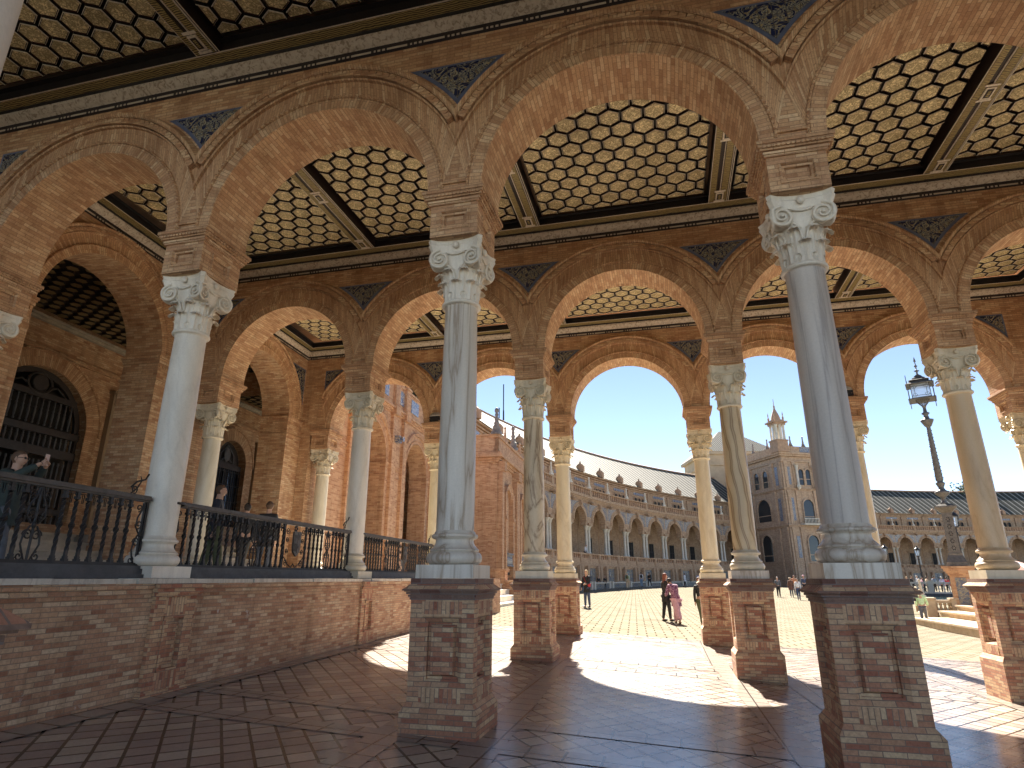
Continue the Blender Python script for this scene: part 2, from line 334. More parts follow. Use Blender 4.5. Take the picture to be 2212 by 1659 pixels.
# ================= ARCADE PIECES =================
def arc_pts(r,half,spr,n):
    a=math.acos(min(1,half/r)) if r>half else 0
    return [(r*cos(a+(pi-2*a)*k/n),spr+r*sin(a+(pi-2*a)*k/n)) for k in range(n+1)]
def archivolt_mb(ri,half,y,sgn=-1,dent=True,n=48,spr=SPR,foot=0.0,w=1.0):
    """moulded brick ring; y = wall face, sgn = direction it stands proud"""
    mb=MB()
    def ring(prof,mat=0):
        cols=[]
        for r,off in prof: cols.append([(x,y+sgn*off,z) for x,z in arc_pts(r,half,spr,n)])
        rows=[[cols[i][k] for i in range(len(prof))] for k in range(n+1)]
        mb.grid(rows,mat,lambda i,j:(prof[min(j,len(prof)-1)][0]+prof[min(j,len(prof)-1)][1],ri*pi*1.12*i/n),sm=False)
    e=.004
    ring([(ri,-.0),(ri,.02),(ri+.155*w,.02),(ri+.155*w,e)])
    ring([(ri+.155*w,e),(ri+.43*w,e)])
    # roll with beads
    ring([(ri+.155*w,e),(ri+.165*w,.035),(ri+.185*w,.035),(ri+.195*w,e)],1)
    k=int(pi*(ri+.175)/.075)
    rb=ri+.175*w
    for i in range(k):
        a=pi*(i+.5)/k; x=rb*cos(a); z=spr+rb*sin(a); u=.028*(1.25 if i%4==0 else 1)
        if abs(x)>half-.02: continue
        T=Vector((-sin(a),0,cos(a))); Nn=Vector((cos(a),0,sin(a))); c=Vector((x,y+sgn*.035,z)); O=Vector((0,sgn*.03,0))
        p=[c+T*u,c+Nn*u*.8,c-T*u,c-Nn*u*.8]; t=c+O
        for q in range(4): mb.face([p[q],p[(q+1)%4],t],1)
    if dent:
        ring([(ri+.43*w,e),(ri+.435*w,.045),(ri+.455*w,.055),(ri+.465*w,.006),(ri+.565*w,.006),(ri+.575*w,.085),(ri+.6*w,.105),(ri+.63*w,.105),(ri+.65*w,.06),(ri+.68*w,e)])
        k=int(pi*(ri+.47)/.1)
        for i in range(k):
            a=pi*(i+.5)/k; r0=ri+.47*w; r1=ri+.56*w; da=.021*1.9/ri
            if abs(r1*cos(a))>half-.03: continue
            q=[(r0,a-da),(r1,a-da*.8),(r1,a+da*.8),(r0,a+da)]
            f=[(r*cos(t),y+sgn*.085,spr+r*sin(t)) for r,t in q]; bk=[(x,y+sgn*.004,z) for x,_,z in f]
            mb.face(f)
            for s in range(4): mb.face([f[s],f[(s+1)%4],bk[(s+1)%4],bk[s]])
    return mb
def spandrel_mb(half_full=True,side=0,w2=PITCH/2,y=-.352,R0=2.25,ztop=7.72,inset=0,spr=SPR):
    """curved-sided ceramic triangle above a column, centred on x=0"""
    mb=MB()
    def outline(R1,zt):
        tip=spr+math.sqrt(R1*R1-w2*w2); pts=[]
        n=12
        for k in range(n+1):
            z=tip+(zt-tip)*k/n; pts.append((w2-math.sqrt(max(0,R1*R1-(z-spr)**2)),z))
        return pts
    for (R1,zt,yy,mat) in ((R0,ztop,y,1),(R0+.05,ztop-.035,y-.006,0)):
        o=outline(R1,zt)
        for k in range(len(o)-1):
            (x0,z0),(x1,z1)=o[k],o[k+1]
            xs=[]
            if side<=0: xs.append((-x0,0,-x1,0))
            if side>=0: xs.append((0,x0,0,x1))
            for a,b,c,d in xs:
                if mat==0 and side!=0:
                    if side>0: a=c=.04
                    else: b=d=-.04
                if max(b-a,d-c)<1e-4: continue
                mb.face([(a,yy,z0),(b,yy,z0),(d,yy,z1),(c,yy,z1)],mat)
    return mb
def arcade_wall_mb(xs,x0,x1,ri,yf,yb,ztop,spr,zbase,n=40,zend=None):
    """pierced wall: arches centred at xs; runs x0..x1; piers go down to zbase"""
    mb=MB()
    edges=[x0]
    for a,b in zip(xs[:-1],xs[1:]): edges.append((a+b)/2)
    edges.append(x1)
    for k,xc in enumerate(xs):
        l,r=edges[k],edges[k+1]
        ap=[(xc+ri*cos(pi*i/n),spr+ri*sin(pi*i/n)) for i in range(n+1)]
        for y in (yf,yb):
            for i in range(n):
                (xa,za),(xb,zb)=ap[i],ap[i+1]
                mb.face([(xa,y,za),(xb,y,zb),(xb,y,ztop),(xa,y,ztop)])
            if r-(xc+ri)>1e-3: mb.face([(xc+ri,y,zbase),(r,y,zbase),(r,y,ztop),(xc+ri,y,ztop)])
            if (xc-ri)-l>1e-3: mb.face([(l,y,zbase),(xc-ri,y,zbase),(xc-ri,y,ztop),(l,y,ztop)])
        ny=2
        rows=[[(x,yf+(yb-yf)*j/ny,z) for j in range(ny+1)] for x,z in ap]
        mb.grid(rows,0,lambda i,j:((yb-yf)*j/ny,pi*ri*i/n),sm=True)
        for sx in (-1,1):
            x=xc+sx*ri
            if spr>zbase: mb.face([(x,yf,zbase),(x,yb,zbase),(x,yb,spr),(x,yf,spr)])
    mb.face([(x0,yf,ztop),(x1,yf,ztop),(x1,yb,ztop),(x0,yb,ztop)])
    for x in (x0,x1): mb.face([(x,yf,zbase),(x,yb,zbase),(x,yb,ztop),(x,yf,ztop)])
    return mb
AV=archivolt_mb(RI,PITCH/2,-.37).mesh('archivolt',[M_ARCH,M_ARCH])
SPm=spandrel_mb(y=-.378).mesh('spandrel_tile',[M_TILE,M_TILELINE])
SPl=spandrel_mb(y=-.378,side=1).mesh('spandrel_tile',[M_TILE,M_TILELINE])
SPr=spandrel_mb(y=-.378,side=-1).mesh('spandrel_tile',[M_TILE,M_TILELINE])
XWL=lambda Y:-10.05+S*Y
XWR=lambda Y:10.12+S*Y
def row(Y,label,first=-2,last=3):
    t=thing('arcade_wall',label,'arcade',(0,Y,0))
    xs=[colx(i,Y)+PITCH/2 for i in range(first,last)]
    x0,x1=colx(first,Y)-RI*0-.335,colx(last,Y)+.335
    wb=arcade_wall_mb(xs,colx(first,Y)-PITCH/2+RI,colx(last,Y)+PITCH/2-RI,RI,-.37,.37,8.2,SPR,5.79)
    # solid ends down to the ground behind the end columns
    if first==-2: wb.box(XWL(Y)+.002,colx(first,Y)-PITCH/2+RI-.002,-.366,.366,1.2,8.198)
    if last==3: wb.box(colx(last,Y)+PITCH/2-RI+.002,XWR(Y)-.002,-.366,.366,-1.0,8.198)
    part('wall',wb,[M_ARCH],t)
    for x in xs: link('archivolt',AV,t,(x,0,0))
    for i in range(first,last+1):
        x=colx(i,Y)
        if i==-2: link('spandrel_tile',SPl,t,(x,0,0))
        elif i==3: link('spandrel_tile',SPr,t,(x,0,0))
        else: link('spandrel_tile',SPm,t,(x,0,0))
    # roll moulding closing each pier foot
    m=MB()
    for i in range(first,last+1):
        x=colx(i,Y); m.box(x-.16,x+.16,-.40,-.372,5.90,5.935)
    part('pier_moulding',m,[M_ARCH],t)
    return t
row(YA,'nearest full-width row of brick arches with blue spandrel tiles')
row(YB,'middle row of brick arches, between the front row and the open plaza side')
row(YC,'farthest row of brick arches, opening straight onto the sunlit plaza')
row(YZ,'row of brick arches overhead beside the camera',first=-1,last=2)
# ================= COLUMNS =================
def panel_face(mb,x0,x1,y,z0,z1,sgn=-1,dep=.035):
    """framed sunk panel on a face at y (facing sgn*y)"""
    for k,(i0,o) in enumerate(((0,.012),(.03,.0),(.055,-.012))):
        pass
def pedestal_mb(zf):
    mb=MB(); h=.325; zb=zf-.03
    def ringbox(hw,z0,z1,mat=0): mb.box(-hw,hw,-hw,hw,z0,z1,mat)
    def frustum(a,b,z0,z1):
        P=[(-a,-a,z0),(a,-a,z0),(a,a,z0),(-a,a,z0)];Q=[(-b,-b,z1),(b,-b,z1),(b,b,z1),(-b,b,z1)]
        for k in range(4):
            mb.face([P[k],P[(k+1)%4],Q[(k+1)%4],Q[k]])
        mb.face(Q)
    ringbox(.375,zb,.225); frustum(.375,.328,.225,.29)
    # body: corner piers + recessed centre with frames, four faces
    d=.07; pw=.205; z0,z1=.44,1.05
    for k in range(4):
        M=Matrix.Rotation(k*pi/2,4,'Z'); s=MB()
        f=-h
        s.face([(-h,f,.29),(h,f,.29),(h,f,z0),(-h,f,z0)]); s.face([(-h,f,z1),(h,f,z1),(h,f,1.2),(-h,f,1.2)])
        s.face([(-h,f,z0),(-pw,f,z0),(-pw,f,z1),(-h,f,z1)]); s.face([(pw,f,z0),(h,f,z0),(h,f,z1),(pw,f,z1)])
        # sloped reveal, step, then sunk panel
        def ringq(a0,b0,y0,a1,b1,y1):
            o=[(-a0,y0,z0+b0),(a0,y0,z0+b0),(a0,y0,z1-b0),(-a0,y0,z1-b0)]; i=[(-a1,y1,z0+b1),(a1,y1,z0+b1),(a1,y1,z1-b1),(-a1,y1,z1-b1)]
            for q in range(4): s.face([o[q],o[(q+1)%4],i[(q+1)%4],i[q]])
        ringq(pw,0,f,pw-.05,.05,f+.045); ringq(pw-.05,.05,f+.045,pw-.05,.05,f+d+.005)
        ringq(pw-.05,.05,f+d+.005,pw-.075,.075,f+d+.005); ringq(pw-.075,.075,f+d+.005,pw-.095,.095,f+d-.04)
        a=pw-.095; b=.095; s.face([(-a,f+d-.04,z0+b),(a,f+d-.04,z0+b),(a,f+d-.04,z1-b),(-a,f+d-.04,z1-b)])
        # soldier courses above and below the panel, slightly proud
        for (za,zc) in ((1.07,1.185),(.3,.42)):
            s.box(-.205,.205,f-.004,f+.01,za,zc,0,rotuv=True,skip='k')
        mb.add(s,M)
    for hw,z0_,z1_ in ((.337,1.2,1.222),(.35,1.226,1.248),(.364,1.252,1.272),(.38,1.276,1.296)): ringbox(hw,z0_,z1_,1)
    ringbox(.33,1.2,1.3,1); frustum(.396,.335,1.297,1.345); ringbox(.396,1.285,1.2975,1); ringbox(.333,1.345,1.399,1)
    return mb
M_PEDCAP=brick('weathered_cap_brick',[(0,(.16,.07,.05)),(.4,(.24,.12,.09)),(.7,(.3,.2,.15)),(1,(.2,.1,.08))],w=.22,h=.05,mortar=(.2,.16,.14),big=.7,stain=.3)
PED={}
for i_,zf_ in ((0,-.02),(1,-.2),(2,-.39),(3,-.57)): PED[i_]=pedestal_mb(zf_).mesh('pedestal',[M_PED,M_PEDCAP])
def plinth_me():
    mb=MB(); mb.box(-.3,.3,-.3,.3,1.4,1.53); return mb.mesh('plinth',[MB_WHITE])
PL=plinth_me()
def base_me():
    mb=MB(); pr=[(.22,1.53)]
    for k in range(9): a=-pi/2+pi*k/8; pr.append((.228+.062*cos(a),1.597+.066*sin(a)))
    pr+=[(.255,1.667),(.255,1.685)]
    for k in range(7): t=k/6; pr.append((.25-.052*math.sin(pi*min(1,t*.62)),1.685+.1*t))
    pr+=[(.205,1.79),(.228,1.795)]
    for k in range(7): a=-pi/2+pi*k/6; pr.append((.222+.022*cos(a),1.817+.022*sin(a)))
    pr+=[(.215,1.842),(.215,1.858),(.2,1.872)]
    mb.lathe(pr,32); return mb.mesh('base',[MB_WHITE])
BS=base_me()
def shaft_me():
    mb=MB(); pr=[]
    for k in range(13): t=k/12; pr.append((.2-.012*t+.006*sin(pi*t),1.87+(4.40-1.87)*t))
    pr+=[(.19,4.41),(.2,4.42)]
    mb.lathe(pr,32); return mb.mesh('shaft',[MB_WHITE])
SH=shaft_me()
def capital_me():
    mb=MB(); pr=[(.19,4.42)]
    for k in range(7): a=-pi/2+pi*k/6; pr.append((.205+.026*cos(a),4.446+.026*sin(a)))
    pr+=[(.192,4.475),(.195,4.6),(.205,4.72),(.222,4.83),(.25,4.93),(.262,5.0),(.25,5.06)]
    mb.lathe(pr,24)
    # leaves
    def leaf(ang,z0,hh,wd,curl,r0):
        rows=[]; nn=8
        for i in range(nn+1):
            t=i/nn; z=z0+hh*math.sin(t*pi*.56)/math.sin(pi*.56) if t<.9 else z0+hh*(1-.35*(t-.9)*4)
            r=r0+.008+.02*t+curl*max(0,t-.45)**2*3
            w=wd*(1-.55*t**2)*(1+.16*cos(i*pi))
            row=[]
            for j in range(7):
                s=(j-3)/3; rr=r-.022*s*s+.010*(j%2)
                a=ang+s*w/2/.2
                row.append((rr*cos(a),rr*sin(a),z))
            rows.append(row)
        mb.grid(rows,0,None,False)
    for k in range(8): leaf(k*pi/4,4.475,.22,.16,.09,.195)
    for k in range(8): leaf(k*pi/4+pi/8,4.56,.28,.16,.11,.2)
    # abacus with hollowed sides
    pts=[]
    for k in range(4):
        a=k*pi/2
        for t in [i/8 for i in range(9)]:
            x=-.285+.57*t; y=-.31+.06*(1-(2*t-1)**2)
            if t in(0,1): y=-.325
            pts.append((x*cos(a)-y*sin(a),x*sin(a)+y*cos(a)))
    for z0,z1,s0,s1 in ((5.06,5.1,.93,.97),(5.1,5.14,.97,1.02),(5.14,5.16,1.02,.99),(5.16,5.2,.99,1.03)):
        k=len(pts)
        for i in range(k):
            a,b=pts[i],pts[(i+1)%k]; mb.face([(a[0]*s0,a[1]*s0,z0),(b[0]*s0,b[1]*s0,z0),(b[0]*s1,b[1]*s1,z1),(a[0]*s1,a[1]*s1,z1)])
    mb.face([(x*.93,y*.93,5.06) for x,y in pts][::-1]); mb.face([(x*1.03,y*1.03,5.2) for x,y in pts])
    # volutes, two on each face
    for k in range(4):
        M=Matrix.Rotation(k*pi/2,4,'Z'); s=MB()
        for sx in (-1,1):
            cx=sx*.195; cz=4.965; tilt=sx*.5
            path=[];rad=[]
            for i in range(46):
                t=i/45; a=pi/2-sx*t*2*pi*2.05; r=.112*(1-t)**.9+.012
                p=Vector((r*cos(a)*1,0,r*sin(a))); p.rotate(Matrix.Rotation(-tilt*.35,3,'Z'))
                path.append(Vector((cx,-.268-.02*t,cz))+p); rad.append(.02*(1-.45*t))
            s.tube(path,rad,6)
            # drum behind the spiral
            n=16; f=[];bk=[]
            for i in range(n):
                a=2*pi*i/n; p=Vector((.112*cos(a),0,.112*sin(a))); p.rotate(Matrix.Rotation(-tilt*.35,3,'Z'))
                f.append(Vector((cx,-.262,cz))+p); q=p.copy(); bk.append(Vector((cx*.82,-.17,cz))+q*.85)
            s.face(f)
            for i in range(n): s.face([f[i],f[(i+1)%n],bk[(i+1)%n],bk[i]],0,None,True)
            s.ellip((cx,-.292,cz),(.02,.014,.02),8,6)
        s.tube([(-.1,-.262,5.045),(-.05,-.272,5.02),(0,-.275,5.01),(.05,-.272,5.02),(.1,-.262,5.045)],.016,5)
        s.ellip((0,-.275,5.135),(.04,.03,.045),8,6)
        # acanthus stalks rising between the volutes
        for sx in (-1,1): s.tube([(sx*.02,-.215,4.72),(sx*.035,-.235,4.8),(sx*.07,-.25,4.86),(sx*.1,-.262,4.88)],[.016,.014,.012,.008],5)
        mb.add(s,M)
    return mb.mesh('capital',[MB_WHITE])
CP=capital_me()
def impost_me():
    mb=MB(); h=.29
    for k in range(4):
        M=Matrix.Rotation(k*pi/2,4,'Z'); s=MB(); f=-h-(.08 if k%2==0 else 0)
        hx=h if k%2==0 else h+.08
        w=.18; z0,z1=5.29,5.545
        s.face([(-hx,f,5.2),(hx,f,5.2),(hx,f,z0),(-hx,f,z0)]); s.face([(-hx,f,z1),(hx,f,z1),(hx,f,5.62),(-hx,f,5.62)])
        s.face([(-hx,f,z0),(-w,f,z0),(-w,f,z1),(-hx,f,z1)]); s.face([(w,f,z0),(hx,f,z0),(hx,f,z1),(w,f,z1)])
        o=[(-w,z0),(w,z0),(w,z1),(-w,z1)]
        lev=[(0,f-.012),(.018,f-.012),(.03,f+.02),(.055,f+.02),(.06,f+.05)]
        def P(b,y): return [(-w+b,y,z0+b),(w-b,y,z0+b),(w-b,y,z1-b),(-w+b,y,z1-b)]
        prev=P(0,f)
        for b,y in lev:
            cur=P(b,y)
            for q in range(4): s.face([prev[q],prev[(q+1)%4],cur[(q+1)%4],cur[q]])
            prev=cur
        s.face(prev)
        mb.add(s,M)
    mb.box(-h,h,-.37,.37,5.2,5.205)
    for a,z0,z1 in ((.02,5.62,5.645),(.035,5.645,5.67),(.028,5.67,5.685),(.055,5.685,5.715),(.075,5.715,5.745),(.09,5.745,5.79)):
        mb.box(-h-a,h+a,-.37-a,.37+a,z0,z1)
    n=14 # egg-and-dart row
    for k in range(n):
        x=-.33+.66*(k+.5)/n
        for y,s_ in ((-.37-.075,-1),(.37+.075,1)): mb.box(x-.014,x+.014,y-.008,y+.008,5.70,5.74)
        for x2 in (-h-.075,h+.075): mb.box(x2-.008,x2+.008,x*1.25-.014,x*1.25+.014,5.70,5.74)
    return mb.mesh('impost_block',[M_ARCH])
IM=impost_me()
def column(i,Y,label,mats,ped=True):
    t=thing('column',label,'column',(colx(i,Y),Y,0),0,'marble columns of the arcaded pavilion')
    if ped: link('pedestal',PED[i],t)
    for nm,me,m in (('plinth',PL,mats[0]),('base',BS,mats[1]),('shaft',SH,mats[2]),('capital',CP,mats[3])): setmat(link(nm,me,t),m)
    link('impost_block',IM,t)
    return t
W4=[MB_WHITE]*4
column(0,YA,'grey-veined marble column on the nearest left brick pedestal, with dark brown streaks',[MB_GREY,MB_GREY,MB_GREY,MB_WHITE])
column(1,YA,'big streaky grey marble column nearest the right, on the tallest-looking pedestal',[MB_GREY,MB_GREY,MB_STREAK,MB_WHITE])
column(-1,YA,'smooth pale marble column standing on the parapet beside the scrolled iron railing end',W4,False)
column(-2,YA,'pale column at the far left edge, only its scroll capital showing past the arches',[MB_WHITE]*4,False)
column(0,YB,'cream column covered in dark crack-like veins, second pedestal behind the grey-veined one',[MB_CREAM,MB_CREAM,MB_VEIN,MB_CREAM])
column(1,YB,'yellowish column with curved wood-grain bands on its shaft',[MB_GREY,MB_CREAM,MB_WOOD,MB_CREAM])
column(2,YB,'tan marble column on the rightmost brick pedestal, left of the end arch',[MB_CREAM,MB_TAN,MB_TAN,MB_CREAM])
column(3,YB,'pale column of the middle row against the right-hand wall',[MB_CREAM]*4)
column(-1,YB,'grey-cream column on the parapet where the two iron railings meet',[MB_CREAM,MB_CREAM,MB_WHITE,MB_CREAM],False)
column(-2,YB,'bright cream column behind the railing in front of the wall with the barred window',[MB_CREAM,MB_CREAM,MB_CREAM,MB_CREAM],False)
column(0,YC,'slim yellow column on the farthest pedestal of the left line, beside the woman with the red bag',[MB_YEL,MB_YEL,MB_YEL,MB_YEL])
column(1,YC,'slim yellow column just left of the wood-grained column',[MB_YEL]*4)
column(2,YC,'yellow column half hidden behind the big streaky grey column',[MB_YEL]*4)
column(3,YC,'yellow column at the right edge under the last arch',[MB_TAN,MB_TAN,MB_YEL,MB_YEL])
column(-1,YC,'yellow column mostly hidden behind the nearest grey-veined column',[MB_YEL]*4,False)
column(-2,YC,'small cream column in front of the sunlit brick pier at the far end of the landing',[MB_CREAM]*4,False)
t_=column(0,YZ,'pale column shaft cut off by the upper left corner of the picture',W4)
# small uplighters on two farthest-row imposts, conduit beside the yellow column
def uplight(x,y,z,label):
    t=thing('floodlight',label,'floodlight',(x,y,z))
    m=MB(); m.box(-.2,.2,-.1,.1,.05,.2); m.box(-.14,.14,-.13,-.1,.07,.18); part('housing',m,[M_IRON],t)
    m=MB(); 
    m.lathe([(.22,.2),(.2,.26),(.12,.32),(.02,.35)],14); part('hood',m,[MB_DIRTY],t)
    m=MB(); m.box(-.03,.03,-.03,.03,0,.06); part('bracket',m,[M_IRON],t)
uplight(colx(2,YC)-.12,YC-.30,5.79,'floodlight with rounded pale hood on the impost behind the big grey column')
uplight(colx(-1,YC)+.05,YC-.30,5.79,'floodlight on the impost above the yellow column behind the grey-veined one')
# ================= CEILINGS =================
def clip(poly,x0,x1,y0,y1):
    def cl(p,ins,inter):
        out=[]
        for k in range(len(p)):
            a,b=p[k-1],p[k]
            ia,ib=ins(a),ins(b)
            if ib:
                if not ia: out.append(inter(a,b))
                out.append(b)
            elif ia: out.append(inter(a,b))
        return out
    for ax,lim,sg in ((0,x0,1),(0,x1,-1),(1,y0,1),(1,y1,-1)):
        if not poly: return poly
        ins=lambda p:(p[ax]-lim)*sg>=0
        def inter(a,b):
            t=(lim-a[ax])/(b[ax]-a[ax]); return (a[0]+(b[0]-a[0])*t,a[1]+(b[1]-a[1])*t)
        poly=cl(poly,ins,inter)
    return poly
def hexfield(x0,x1,y0,y1,nx,zc,dark=False):
    """pointy-top hexagon coffers filling a rectangle"""
    mb=MB(); w=(x1-x0)/nx; r=w/math.sqrt(3); rowh=1.5*r
    ny=int((y1-y0)/rowh)+2; ym=(y0+y1)/2
    mb.face([(x0,y0,zc+.09),(x1,y0,zc+.09),(x1,y1,zc+.09),(x0,y1,zc+.09)],0)
    for jj in range(-ny,ny+1):
        cyy=ym+jj*rowh
        if cyy<y0-r or cyy>y1+r: continue
        for ii in range(-1,nx+1):
            cx=x0+w*(ii+.5+(.5 if jj%2 else 0))
            if cx<x0-.3*w or cx>x1+.3*w: continue
            seed=(ii*7+jj*13)%5
            def hx(f): return [(cx+r*f*sin(pi*k/3),cyy+r*f*cos(pi*k/3)) for k in range(6)]
            def cp(f): 
                m_=(1-f)*w/2; return clip(hx(f),x0+m_,x1-m_,y0+m_,y1-m_)
            outer=cp(.89)
            if len(outer)<3: continue
            a_=sum((outer[k-1][0]*outer[k][1]-outer[k][0]*outer[k-1][1]) for k in range(len(outer)))
            if abs(a_)<.01: continue
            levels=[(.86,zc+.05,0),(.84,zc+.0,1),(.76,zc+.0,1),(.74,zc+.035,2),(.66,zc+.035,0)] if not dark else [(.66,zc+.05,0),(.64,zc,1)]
            # filled stacked plates, each lower plate smaller on top of the previous
            def plate(f,z,mat):
                p=cp(f)
                if len(p)>=3:
                    mb.face([(x,y,z) for x,y in p],mat,[((x-cx)/r+seed*3.1,(y-cyy)/r+seed*1.7) for x,y in p])
                return p
            def wall(f0,z0,f1,z1,mat):
                p=cp(f0);q=cp(f1)
                if len(p)==len(q) and len(p)>=3:
                    for k in range(len(p)): mb.face([(*p[k-1],z0),(*p[k],z0),(*q[k],z1),(*q[k-1],z1)],mat)
            if dark:
                wall(.72,zc+.09,.62,zc+.02,0); plate(.62,zc+.02,3)
            else:
                wall(.9,zc+.09,.89,zc+.01,0); wall(.89,zc+.01,.85,zc+.0,1); wall(.85,zc,.84,zc+.02,2); wall(.84,zc+.02,.80,zc+.02,0); wall(.80,zc+.02,.785,zc+.008,1); plate(.785,zc+.008,3)
    return mb
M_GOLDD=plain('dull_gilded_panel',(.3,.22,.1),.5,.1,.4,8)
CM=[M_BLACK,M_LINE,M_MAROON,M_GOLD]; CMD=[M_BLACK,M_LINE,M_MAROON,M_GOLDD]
def frame_sweep(corners,prof,mats_idx):
    """corners: 4 pts (x,y) ccw; prof: (inset,z); faces between successive profile points"""
    mb=MB(); sg=[(1,1),(-1,1),(-1,-1),(1,-1)]
    for k in range(len(prof)-1):
        (a,z0),(b,z1)=prof[k],prof[k+1]
        for q in range(4):
            p,pn=corners[q],corners[(q+1)%4]; s,sn=sg[q],sg[(q+1)%4]
            A=(p[0]+s[0]*a,p[1]+s[1]*a,z0);B=(pn[0]+sn[0]*a,pn[1]+sn[1]*a,z0);Cc=(pn[0]+sn[0]*b,pn[1]+sn[1]*b,z1);D=(p[0]+s[0]*b,p[1]+s[1]*b,z1)
            ax=0 if q%2==0 else 1
            uv=[(A[ax],z0+a),(B[ax],z0+a),(Cc[ax],z1+b),(D[ax],z1+b)]
            mb.face([A,B,Cc,D],mats_idx[k],uv)
    return mb
def ceiling(y0,y1,label,first=-2,last=3,xl=None,xr=None):
    ym=(y0+y1)/2
    t=thing('coffered_ceiling',label,'ceiling',(0,0,0))
    xl0,xl1=(XWL(y0),XWL(y1)) if xl is None else (xl,xl); xr0,xr1=(XWR(y0),XWR(y1)) if xr is None else (xr,xr)
    cs=[(xl0,y0),(xr0,y0),(xr1,y1),(xl1,y1)]
    m=frame_sweep(cs,[(.0,8.14),(.035,8.16),(.04,8.245)],[0,0]); part('dashed_frieze',m,[M_DASH],t)
    m=frame_sweep(cs,[(.04,8.245),(.05,8.255),(.09,8.28),(.14,8.33),(.15,8.37)],[0,0,0,0]); part('carved_moulding',m,[M_WBAND],t)
    m=frame_sweep(cs,[(.15,8.37),(.17,8.37),(.18,8.40),(.32,8.42)],[1,1,0]); part('scroll_band',m,[M_GBAND,M_BLACK],t)
    m=frame_sweep(cs,[(.32,8.42),(.34,8.42),(.34,8.56),(.42,8.56)],[1,0,0]); part('black_edge',m,[M_BLACK,M_LINE],t)
    edge=.42; bounds=[max(xl0,xl1)+edge]
    for i in range(first,last+1):
        xb=colx(i,ym)
        if i in(first,last) and xl is None: continue
        b=MB(); L=y1-y0-2*.32
        b.box(xb-.19,xb+.19,y0+.32,y1-.32,8.43,8.7,0)
        b.box(xb-.175,xb-.075,y0+.36,y1-.36,8.415,8.432,1); b.box(xb+.02,xb+.13,y0+.36,y1-.36,8.41,8.432,1); b.box(xb-.005,xb+.005,y0+.36,y1-.36,8.408,8.432,3); b.box(xb+.145,xb+.153,y0+.36,y1-.36,8.408,8.432,3)
        b.box(xb-.19,xb-.18,y0+.33,y1-.33,8.42,8.432,3); b.box(xb+.175,xb+.185,y0+.33,y1-.33,8.42,8.432,3)
        # cartouche knots along the beam
        for yk in (y0+.55,y1-.55,(y0+y1)/2):
            for a in (-1,1):
                b.box(xb-.1,xb+.1,yk-.02+a*.16,yk+.02+a*.16,8.398,8.414,3)
            b.box(xb-.07,xb+.07,yk-.12,yk+.12,8.39,8.414,3); b.box(xb-.045,xb+.045,yk-.09,yk+.09,8.385,8.39,0); b.box(xb-.02,xb+.02,yk-.06,yk+.06,8.38,8.386,1)
        part('beam',b,[M_BEAM,M_GBAND,M_LINE,M_LINE],t); bounds+= [xb-.2,xb+.2]
    bounds.append(min(xr0,xr1)-edge)
    for k in range(0,len(bounds),2):
        a,b=bounds[k],bounds[k+1]
        if b-a<.5: continue
        part('coffer_field',hexfield(a+.05,b-.05,y0+edge+.02,y1-edge-.02,max(1,round((b-a-.1)/.345)),8.56),CM,t)
    return t
ceiling(YZ+.37,YA-.37,'shadowed gilded hexagon ceiling nearest the camera, at the top edge')
ceiling(YA+.37,YB-.37,'brightest gilded hexagon ceiling, behind the nearest row of arches')
ceiling(YB+.37,YC-.37,'gilded hexagon ceiling farthest back, over the patch of sunlight')
# unseen flat roof over the pavilion, put on to block sunlight
m=MB(); m.box(-16.4,11.9,YZ-.4,YC+.6,8.86,9.3); part('flat_roof',m,[M_TERRA],None)
tag(bpy.data.objects['flat_roof'],'flat roof slab lying over the arches and ceilings','roof')
# ================= LEFT LANDING: PARAPET, RAILINGS =================
AP=A0-PITCH                      # column line of the parapet
def side(name,label,cat,a,group=None,rot=ANG,y=0):
    return thing(name,label,cat,(a+S*y,y,0),rot,group)
t=side('parapet_wall','long brick parapet wall with stone coping, running left of the paved floor','wall',AP)
m=MB(); m.box(-.36,.37,-.6,YC+.42,-.5,1.2)
for a,z0,z1 in ((.385,1.2,1.232),(.405,1.232,1.264),(.395,1.264,1.29),(.42,1.29,1.34)): m.box(-.36,a,-.6,YC+.42,z0,z1)
part('wall',m,[M_PAR],t)
m=MB(); y=-.6; k=0
while y<YC+.42:
    L=.55+.5*((k*37%10)/10); e=min(y+L,YC+.42); j=.006*((k*13)%5-2); m.box(-.36,.44+j,y+.006,e-.006,1.342,1.393+j*.3); y=e; k+=1
part('coping',m,[marble('pale_coping_stone',(.66,.61,.52),(.3,.26,.22),2,.5,rough=.85)],t)
m=MB()
for ya,yb in ((-.6,YA-.31),(YA+.31,YB-.31),(YB+.31,YC-.31)): m.box(-.16,.16,ya,yb,1.394,1.5); m.box(-.13,.13,ya,yb,1.5,1.53); m.box(-.19,.19,ya,yb,1.394,1.44)
part('kerb',m,[M_DARKST],t)
